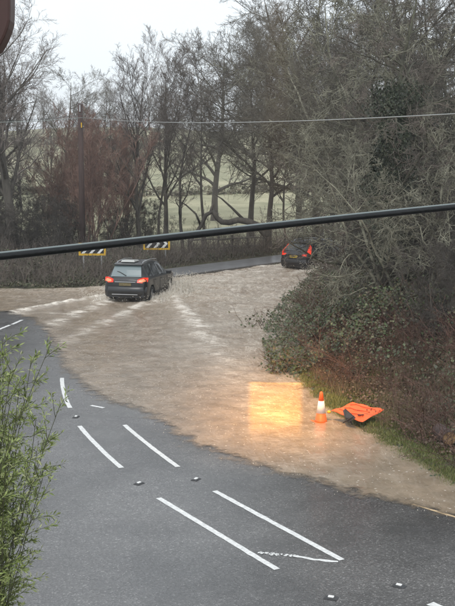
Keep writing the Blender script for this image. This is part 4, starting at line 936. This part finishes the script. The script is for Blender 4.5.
def build_car(name, L, W, Hc, st, body_m, spec):
    """st: list of stations along the length from the tail: (y, z_deck, z_roof, half_w_roof, half_w_belt, z_belt)"""
    r = empty(name)
    zb0 = spec['sill']; rw = spec['rw']; wy = spec['wheels']; hw = W / 2
    ys = sorted(set([s[0] for s in st] + [y + rw * 1.14 * math.cos(math.pi * k / 8) for y in wy for k in range(9)]))
    S = np.array(st); V = []; rows = []
    for y in ys:
        zr, wr_, wb, zbelt, wl = [np.interp(y, S[:, 0], S[:, i]) for i in (1, 2, 3, 4, 5)]
        zb = zb0
        for yw in wy:
            q = (rw * 1.14) ** 2 - (y - yw) ** 2
            if q > 0: zb = max(zb, rw * .98 + math.sqrt(q))
        zb = min(zb, zbelt - .12)
        zm = (zbelt + zb0) * .52; zr = max(zr, zbelt + .004)
        prof = [(0, zr), (wr_ * .55, zr - .008), (wr_ * .9, zr - .035), (wr_, zr - min(.075, max(.002, (zr - zbelt) * .5))), (wb, zbelt + .0), (wl * .995, zbelt - .05), (wl, max(zm, zb + .04)), (wl * .985, max(zb + .02, zb)), (wl * .93, zb), (0, zb)]
        row = []
        for x, z in prof: row.append(len(V)); V.append((x, y, z))
        mrow = [row[0]]
        for x, z in prof[1:-1]: mrow.append(len(V)); V.append((-x, y, z))
        mrow.append(row[-1]); rows.append((row, mrow))
    F = []
    for (a, am), (b, bm_) in zip(rows[:-1], rows[1:]):
        for i in range(9):
            F.append((a[i], a[i+1], b[i+1], b[i])); F.append((am[i+1], am[i], bm_[i], bm_[i+1]))
    a, am = rows[0]; F.append(tuple(am[1:-1][::-1]) [::-1] + tuple(a[::-1])[0:0] if False else tuple([a[0]] + a[1:] + am[1:-1][::-1]))
    a, am = rows[-1]; F.append(tuple([a[0]] + a[1:] + am[1:-1][::-1])[::-1])
    me = bpy.data.meshes.new('body'); me.from_pydata(V, [], F); me.materials.append(body_m)
    bmx = bmesh.new(); bmx.from_mesh(me); bmesh.ops.recalc_face_normals(bmx, faces=bmx.faces); bmx.to_mesh(me); bmx.free()
    me.polygons.foreach_set('use_smooth', [True] * len(me.polygons)); me.set_sharp_from_angle(angle=R(38))
    link('body', me, r)
    I = lambda y, i: float(np.interp(y, S[:, 0], S[:, i]))
    def side_pt(y, t, sgn, off=.006):     # t 0 = belt, 1 = roof edge
        zr, wr_, wb, zbelt = I(y, 1), I(y, 2), I(y, 3), I(y, 4)
        return (sgn * (wb + (wr_ - wb) * t + off), y, zbelt + (zr - .075 - zbelt) * t + off * .4)
    # side windows
    for sgn in (-1, 1):
        for (y0, y1, t0a, t1a, t0b, t1b) in spec['side_glass']:
            b = MB(); n = 6; q = []
            for k in range(n + 1):
                y = y0 + (y1 - y0) * k / n; f = k / n
                q.append(side_pt(y, t0a + (t0b - t0a) * f, sgn)); q.append(side_pt(y, t1a + (t1b - t1a) * f, sgn))
            b.add(q, [((2*k, 2*k+2, 2*k+3, 2*k+1) if sgn > 0 else (2*k+1, 2*k+3, 2*k+2, 2*k)) for k in range(n)]); b.build('side_window', M['glass_dark'], r)
        for y in spec['doors']:
            b = MB(); xx = I(y, 5); b.box((sgn * (xx + .001), y, (I(y, 4) + zb0) / 2), (.006, .012, I(y, 4) - zb0 - .16)); b.build('door_gap', M['black'], r)
        for y in spec['handles']:
            b = MB(); b.box((sgn * (I(y, 5) + .015), y, I(y, 4) - .13), (.03, .17, .03)); b.build('door_handle', spec.get('handle_m', M['chrome']), r, bevel=.01)
        b = MB(); b.box((sgn * (hw + .11), spec['mirror'], I(spec['mirror'], 4) + .06), (.22, .11, .15)); b.build('wing_mirror', body_m, r, bevel=.03)
        b = MB(); b.tube([(sgn * (I(spec['rail'][0], 2) - .05), y, I(y, 1) + h_) for y, h_ in [(spec['rail'][0], -.03), (spec['rail'][0] + .12, .045), ((spec['rail'][0] + spec['rail'][1]) / 2, .05), (spec['rail'][1] - .12, .045), (spec['rail'][1], -.02)]], .02, 8)
        b.build('roof_rail', spec['rail_m'], r, smooth=True)
        b = MB(); b.box((sgn * (hw - .008), (wy[0] + wy[1]) / 2, zb0 + .07), (.03, wy[1] - wy[0] - 2.3 * rw, .15)); b.build('sill_trim', M['black'], r, bevel=.01)
        for yw in wy:
            wroot = MB(); n = 24
            prof = [(rw * .62, -.11), (rw * .93, -.11), (rw, -.07), (rw, .07), (rw * .93, .11), (rw * .62, .11)]
            vs_ = [(x_, rr_ * math.cos(2*math.pi*k/n), rr_ * math.sin(2*math.pi*k/n)) for rr_, x_ in prof for k in range(n)]
            wroot.add(vs_, [(i*n+k, i*n+(k+1) % n, (i+1)*n+(k+1) % n, (i+1)*n+k) for i in range(5) for k in range(n)])
            wh = wroot.build('wheel', M['tyre'], r, smooth=True, loc=(sgn * (hw - .13), yw, rw))
            b = MB(); xo = sgn * .085
            for k in range(5):
                a_ = k * 2 * math.pi / 5; b.tube([(xo, 0, 0), (xo, rw * .62 * math.cos(a_), rw * .62 * math.sin(a_))], [.05, .035], 6)
            b.add([(xo * .7, rw * .64 * math.cos(2*math.pi*k/20), rw * .64 * math.sin(2*math.pi*k/20)) for k in range(20)], [tuple(range(20))])
            b.build('rim', M['rim'], wh)
    # rear glass lies on the slanting tail
    ga, gb = spec['rear_glass']       # (y, half width) bottom and top
    def tail(y, fx, off=.012): return (fx, y - off * .8, I(y, 1) - .012 * (abs(fx) / hw) + off * .6)
    def tail_panel(nm, ya, wa, yb, wb_, m, off=.012, n=8):
        q = []; 
        for k in range(n + 1):
            y = ya + (yb - ya) * k / n; w_ = wa + (wb_ - wa) * k / n
            q += [tail(y, -w_, off), tail(y, -w_ * .5, off), tail(y, 0, off), tail(y, w_ * .5, off), tail(y, w_, off)]
        b = MB(); b.add(q, [(5*k+i, 5*k+i+1, 5*k+i+6, 5*k+i+5) for k in range(n) for i in range(4)]); return b.build(nm, m, r)
    tail_panel('rear_window', ga[0], ga[1], gb[0], gb[1], spec['rear_glass_m'])
    spy = gb[0] + .03; b = MB(); z_ = I(spy + .1, 1)
    b.add([(-gb[1] - .05, spy - .17, z_ - .015), (gb[1] + .05, spy - .17, z_ - .015), (gb[1] + .07, spy + .22, z_ + .03), (-gb[1] - .07, spy + .22, z_ + .03),
           (-gb[1] - .05, spy - .17, z_ - .05), (gb[1] + .05, spy - .17, z_ - .05), (gb[1] + .07, spy + .22, z_ - .02), (-gb[1] - .07, spy + .22, z_ - .02)],
          [(0, 1, 2, 3), (7, 6, 5, 4), (0, 4, 5, 1), (1, 5, 6, 2), (2, 6, 7, 3), (3, 7, 4, 0)]); b.build('spoiler', body_m, r, bevel=.012)
    b = MB(); ym = ga[0] + .02; b.tube([tail(ym, .0, .03), tail(ym + (gb[0] - ym) * .28, -.30, .03), tail(ym + (gb[0] - ym) * .34, -.42, .03)] if not spec.get('wiper_r') else [tail(ym, .0, .03), tail(ym + (gb[0] - ym) * .28, .30, .03), tail(ym + (gb[0] - ym) * .34, .42, .03)], [.018, .014, .010], 6); b.build('rear_wiper', M['black'], r)
    # bumper, valance, plate
    zbm = spec['bumper']
    b = MB(); n = 12; q = []
    for k in range(n + 1):
        x = -hw * .985 + 2 * hw * .985 * k / n; yy = -.07 + .16 * (abs(x) / hw) ** 4
        q += [(x, yy + .10, zbm[1] + .02), (x, yy, zbm[1]), (x, yy - .02, (zbm[0] + zbm[1]) / 2), (x, yy + .02, zbm[0]), (x, yy + .10, zbm[0] - .02)]
    b.add(q, [(5*k+i, 5*k+5+i, 5*k+6+i, 5*k+1+i) for k in range(n) for i in range(4)][::1]); b.build('rear_bumper', spec['bumper_m'], r, smooth=True)
    b = MB(); b.box((0, -.098, zbm[0] + .07), (hw * 1.2, .012, .03)); b.build('bumper_trim', spec['trim_m'], r)
    px_, pz = spec['plate']; b = MB(); b.box((0, px_, pz), (.52, .015, .115)); b.build('number_plate', spec['plate_m'], r)
    b = MB(); b.box((0, px_ + .006, pz + .10), (.9, .02, .028)); b.build('tailgate_trim', spec['trim_m'], r)
    # lamps
    for sgn in (-1, 1):
        for poly, m in spec['lamps']:
            b = MB(); y_in = spec['lamp_y']
            q0 = [(sgn * x, y, z) for x, y, z in poly]; q1 = [(sgn * (x - .02), y + .06, z) for x, y, z in poly]; k_ = len(poly)
            fs = [tuple(range(k_)), tuple(range(2 * k_ - 1, k_ - 1, -1))] + [(i, (i + 1) % k_, (i + 1) % k_ + k_, i + k_) for i in range(k_)]
            b.add(q0 + q1, fs); b.build('tail_lamp', m, r, bevel=.008)
    b = MB(); b.tube([(0, spec['fin'], I(spec['fin'], 1) - .01), (0, spec['fin'] - .06, I(spec['fin'], 1) + .07)], [.03, .008], 8); b.build('aerial', M['black'], r)
    return r

# stations: y, z_top, half_w_roof, half_w_belt, z_belt, half_w_low
suv_st = [(0.0, .98, .70, .78, .96, .80), (.06, 1.06, .68, .82, 1.02, .87), (.14, 1.16, .66, .84, 1.05, .90), (.30, 1.42, .62, .85, 1.07, .915), (.44, 1.60, .60, .85, 1.07, .92), (.60, 1.655, .60, .86, 1.07, .92),
          (1.3, 1.695, .60, .865, 1.06, .92), (2.1, 1.69, .60, .865, 1.04, .92), (2.75, 1.61, .57, .86, 1.02, .92), (3.05, 1.47, .58, .855, 1.01, .92), (3.45, 1.20, .66, .85, 1.01, .92), (3.55, 1.10, .70, .84, 1.02, .92),
          (4.05, 1.02, .68, .80, .96, .90), (4.35, .90, .60, .72, .86, .85), (4.50, .70, .45, .55, .66, .72)]
dark = paint('dark_grey_paint', (0.010, 0.011, 0.012))
suv = build_car('parked_car', 4.5, 1.84, 1.7, suv_st, dark, dict(sill=.30, rw=.35, wheels=(.85, 3.54),
    side_glass=[(.62, 1.02, .10, .88, .06, .92), (1.08, 1.95, .05, .92, .05, .93), (2.02, 2.92, .05, .93, .05, .80)], doors=(1.05, 1.98, 3.0), handles=(1.30, 2.2), mirror=2.95, rail=(.62, 2.7), rail_m=M['chrome'],
    rear_glass=((.125, .66), (.46, .55)), rear_glass_m=M['glass_rear'], bumper=(.36, .74), bumper_m=dark, trim_m=M['chrome'], plate=(-.03, .84), plate_m=M['plate_dirty'], fin=.75, lamp_y=0,
    handle_m=dark,
    lamps=[([(.52, -.035, .93), (.74, -.01, .91), (.925, .16, .96), (.925, .22, 1.10), (.78, .06, 1.12), (.54, .02, 1.04)], M['lamp_red']),
           ([(.60, -.047, .96), (.76, -.028, .95), (.87, .075, .99), (.80, .02, 1.07), (.62, -.012, 1.03)], M['lamp_on'])]))
suv.name = 'suv_car'; suv.location = (C1[0], C1[1], -.02); suv.rotation_euler = (0, 0, -B1)
b = MB(); b.add([(-.40, .62, 1.695), (.22, .62, 1.695), (.25, 1.25, 1.715), (-.42, 1.25, 1.715), (-.36, .68, 1.78), (.18, .68, 1.78), (.20, 1.15, 1.76), (-.38, 1.15, 1.76)],
                [(3, 2, 1, 0), (4, 5, 6, 7), (0, 1, 5, 4), (1, 2, 6, 5), (2, 3, 7, 6), (3, 0, 4, 7)]); b.build('sunroof_sky_sheen', M['roof_sheen'], suv, bevel=.02)  # tilted sunroof, sky reflection put into its pale colour
tag(suv, 'dark grey SUV with lit tail lamps pushing away through the brown flood water', 'car')

est_st = [(0.0, .98, .72, .80, .96, .82), (.07, 1.06, .68, .84, 1.03, .89), (.16, 1.18, .66, .86, 1.06, .92), (.32, 1.42, .63, .87, 1.08, .935), (.48, 1.58, .60, .87, 1.08, .94), (.68, 1.63, .60, .87, 1.08, .94),
          (1.5, 1.67, .60, .87, 1.06, .94), (2.3, 1.66, .60, .87, 1.04, .94), (2.95, 1.58, .57, .86, 1.02, .94), (3.25, 1.45, .58, .855, 1.01, .94), (3.65, 1.18, .66, .85, 1.01, .94), (3.75, 1.09, .70, .84, 1.02, .94),
          (4.25, 1.01, .68, .82, .96, .92), (4.55, .90, .62, .74, .86, .87), (4.70, .70, .48, .58, .66, .74)]
blackp = paint('black_car_paint', (0.012, 0.013, 0.015))
est = build_car('suv_car', 4.7, 1.88, 1.67, est_st, blackp, dict(sill=.30, rw=.36, wheels=(.9, 3.72),
    side_glass=[(.70, 1.12, .12, .85, .06, .92), (1.18, 2.1, .05, .92, .05, .93), (2.17, 3.1, .05, .93, .05, .80)], doors=(1.15, 2.13, 3.2), handles=(1.4, 2.35), mirror=3.1, rail=(.70, 2.9), rail_m=M['chrome'],
    rear_glass=((.14, .68), (.50, .55)), rear_glass_m=M['glass_dark'], bumper=(.36, .72), bumper_m=M['black'], trim_m=M['black'], plate=(-.035, .86), plate_m=M['plate'], fin=.85, lamp_y=0, wiper_r=True,
    lamps=[([(.56, -.045, .93), (.78, -.02, .91), (.94, .16, .95), (.94, .24, 1.12), (.83, .08, 1.12), (.80, .03, 1.02), (.56, -.02, 1.0)], M['lamp_red']),
           ([(.80, .05, 1.12), (.94, .22, 1.12), (.80, .40, 1.36), (.69, .44, 1.48), (.69, .37, 1.46), (.76, .22, 1.28)], M['lamp_red'])]))
est.location = (C2[0], C2[1], -.12); est.rotation_euler = (0, 0, -B2)
tag(est, 'black estate SUV with tall red tail lamps and yellow plate turning away behind the bank', 'car')

# splashes: lumpy crests of brown-white water and droplets
def splash(c, b, spots, lb, seed):
    rg = np.random.default_rng(seed); f, r_ = fwd(b), rgt(b); parts = []
    ico = bmesh.new(); bmesh.ops.create_icosphere(ico, subdivisions=2, radius=1); iv = np.array([v.co[:] for v in ico.verts]); jf = np.array([[v.index for v in f_.verts] for f_ in ico.faces]); ico.free()
    ico = bmesh.new(); bmesh.ops.create_icosphere(ico, subdivisions=1, radius=1); sv = np.array([v.co[:] for v in ico.verts]); sf = np.array([[v.index for v in f_.verts] for f_ in ico.faces]); ico.free()
    for (s_, a_, w_, h_, n) in spots:
        for k in range(int(n * 2.2)):
            off = rg.normal(0, w_, 2); rad = rg.uniform(.03, .085) * (h_ / .3) ** .5
            p = c[:2] + f * (a_ + off[0]) + r_ * (s_ + off[1] * .55); hz = h_ * math.exp(-(off[0] ** 2 + off[1] ** 2) / (2 * w_ * w_)) * rg.uniform(.0, 1)
            vv = iv * (rad * (1 + .35 * rg.normal(0, 1, (len(iv), 1)) * .5)) * [1.2, 1.2, 1.0]; vv[:, 2] *= (hz + .06) / rad; vv[:, :2] *= (1 - .45 * np.clip(vv[:, 2:3] / (hz + .06), 0, 1)); vv = vv + [p[0] + .3 * hz * rg.normal(), p[1], .05]
            parts.append((vv, jf))
        for k in range(n * 12):
            off = rg.normal(0, w_ * 1.3, 2); p = c[:2] + f * (a_ + off[0]) + r_ * (s_ + off[1]); rad = rg.uniform(.005, .018)
            parts.append((sv * rad + [p[0], p[1], .05 + h_ * rg.uniform(0, 1.5)], sf))
    v, f_ = merge(parts); o = link('splash', mesh_np('splash', v, f_, [M['foam']])); tag(o, lb, 'splash', kind='stuff')
M['foam'] = mat('muddy_foam', (0.88, 0.84, 0.77), .4, col2=(0.74, 0.68, 0.58), vscale=6)
_t = M['foam'].node_tree; _b = _t.nodes['Principled BSDF']; _o = _t.nodes['Material Output']; _m = _t.nodes.new('ShaderNodeMixShader'); _m.inputs[0].default_value = .45
_l = _t.nodes.new('ShaderNodeBsdfTranslucent'); _l.inputs[0].default_value = (.9, .86, .8, 1); _t.links.new(_b.outputs[0], _m.inputs[1]); _t.links.new(_l.outputs[0], _m.inputs[2]); _t.links.new(_m.outputs[0], _o.inputs[0])
splash(C1, B1, [(1.05, .85, .35, .22, 60), (1.1, 2.0, .45, .22, 60), (1.25, 3.5, .6, .55, 170), (1.2, 4.5, .6, .5, 130), (-1.1, .6, .35, .18, 50), (-1.1, 2.5, .5, .25, 50), (0, 4.9, .6, .3, 60)], 'brown and white water thrown up round the dark SUV', 1)
splash(C2, B2, [(1.1, .9, .35, .35, 70), (1.3, 2.2, .6, .4, 110), (1.3, 3.8, .6, .45, 90), (1.9, .3, .5, .28, 90), (2.4, 1.2, .5, .35, 90), (-.9, .8, .3, .15, 30)], 'pale spray thrown up beside the black estate SUV', 2)

# ------------------------------------------------------------------ brown wooden edge at the top left, close to the camera
b = MB(); Yb = 1.3
edge = [(-14, -14), (10.5, -14), (10.5, 6), (10, 20), (8, 28), (5, 36), (2, 42), (-2, 49), (-14, 56)]
q = [AT(x, y, Yb) for x, y in edge]; c = q[0].copy(); k_ = len(q)
b.add([p - c for p in q] + [p - c + np.array([-.004, .05, 0]) for p in q], [tuple(range(k_))[::-1], tuple(range(k_, 2 * k_))] + [(i, (i + 1) % k_, (i + 1) % k_ + k_, i + k_) for i in range(k_)])
o = b.build('eave_bracket', M['brown_paint'], loc=tuple(c), bevel=.003); tag(o, 'dark brown rounded wooden edge of the house at the top left corner', 'eave bracket')

# ------------------------------------------------------------------ unseen amber spot added to imitate a lamp reflected in window glass
def add_reflection_spot():
    src = Vector((.87, 20.0, 11.5)); tgt = Vector(G(275.5, 407)); d = (tgt - src)
    l = bpy.data.lights.new('added_amber_spot', 'SPOT'); l.energy = 1.0; l.spot_size = R(56); l.spot_blend = 1.0; l.shadow_soft_size = .03; l.color = (1, .45, .02)
    o = bpy.data.objects.new('added_amber_spot', l); COL.objects.link(o); o.location = src; o.rotation_euler = d.to_track_quat('-Z', 'Y').to_euler()
    dist = d.length
    l.use_nodes = True; t = l.node_tree; em = t.nodes['Emission']
    c = t.nodes.new('ShaderNodeTexCoord'); s = t.nodes.new('ShaderNodeSeparateXYZ'); t.links.new(c.outputs['Normal'], s.inputs[0])
    def mth(op, a, b_=None, clamp=False):
        x = t.nodes.new('ShaderNodeMath'); x.operation = op; x.use_clamp = clamp
        for i, k in enumerate((a, b_)):
            if k is None: continue
            if isinstance(k, (int, float)): x.inputs[i].default_value = k
            else: t.links.new(k, x.inputs[i])
        return x.outputs[0]
    az = mth('ABSOLUTE', s.outputs['Z']); X = mth('DIVIDE', s.outputs['X'], az); Y = mth('DIVIDE', s.outputs['Y'], az)
    def edge(v, lo, hi):
        m = t.nodes.new('ShaderNodeMapRange'); m.interpolation_type = 'SMOOTHSTEP'; m.inputs[1].default_value = lo; m.inputs[2].default_value = hi; t.links.new(v, m.inputs[0]); return m.outputs[0]
    hw_, hh_ = .049, .150
    ax = mth('ABSOLUTE', X); bx = mth('SUBTRACT', 1, edge(ax, hw_ * .84, hw_ * 1.10)); top_ = mth('SUBTRACT', 1, edge(Y, hh_ * .95, hh_ * 1.04)); bot = edge(Y, -hh_ * 1.7, -hh_ * .3)
    box = mth('MULTIPLY', mth('MULTIPLY', bx, top_), bot)  # beam masked to the outline of the reflected lampshade
    line = mth('MULTIPLY', mth('MULTIPLY', bx, mth('SUBTRACT', 1, edge(mth('ABSOLUTE', mth('SUBTRACT', Y, hh_ * .99)), .004, .010))), .8)
    rad = mth('SQRT', mth('ADD', mth('POWER', X, 2), mth('POWER', mth('MULTIPLY', mth('ADD', Y, .03), .36), 2)))
    core = mth('POWER', mth('SUBTRACT', 1, edge(rad, 0, .06)), 1.0); halo = mth('POWER', mth('SUBTRACT', 1, edge(rad, 0.0, .31)), 1.35)
    st = mth('ADD', mth('ADD', mth('MULTIPLY', box, .80), mth('MULTIPLY', core, .30)), mth('ADD', mth('MULTIPLY', halo, .62), line))
    t.links.new(mth('MULTIPLY', st, GLOW_GAIN), em.inputs['Strength'])
    return o
GLOW_GAIN = 14000.0
add_reflection_spot()

# ------------------------------------------------------------------ damp air
b = MB(); b.box((0, 300, 12.0), (1700, 700, 40.0))
hz = b.build('haze', M['white']); hm = bpy.data.materials.new('damp_air'); hm.use_nodes = True; t = hm.node_tree; t.nodes.clear()
oo = t.nodes.new('ShaderNodeOutputMaterial'); pv_ = t.nodes.new('ShaderNodeVolumePrincipled'); pv_.inputs['Density'].default_value = .0007; pv_.inputs['Color'].default_value = (.985, .99, 1, 1)
pv_.inputs['Anisotropy'].default_value = 0.2
t.links.new(pv_.outputs[0], oo.inputs['Volume']); hz.data.materials[0] = hm; tag(hz, 'thin grey rain haze in the air', 'haze', kind='stuff')
print('SCENE BUILT', sum(len(m.polygons) for m in bpy.data.meshes))
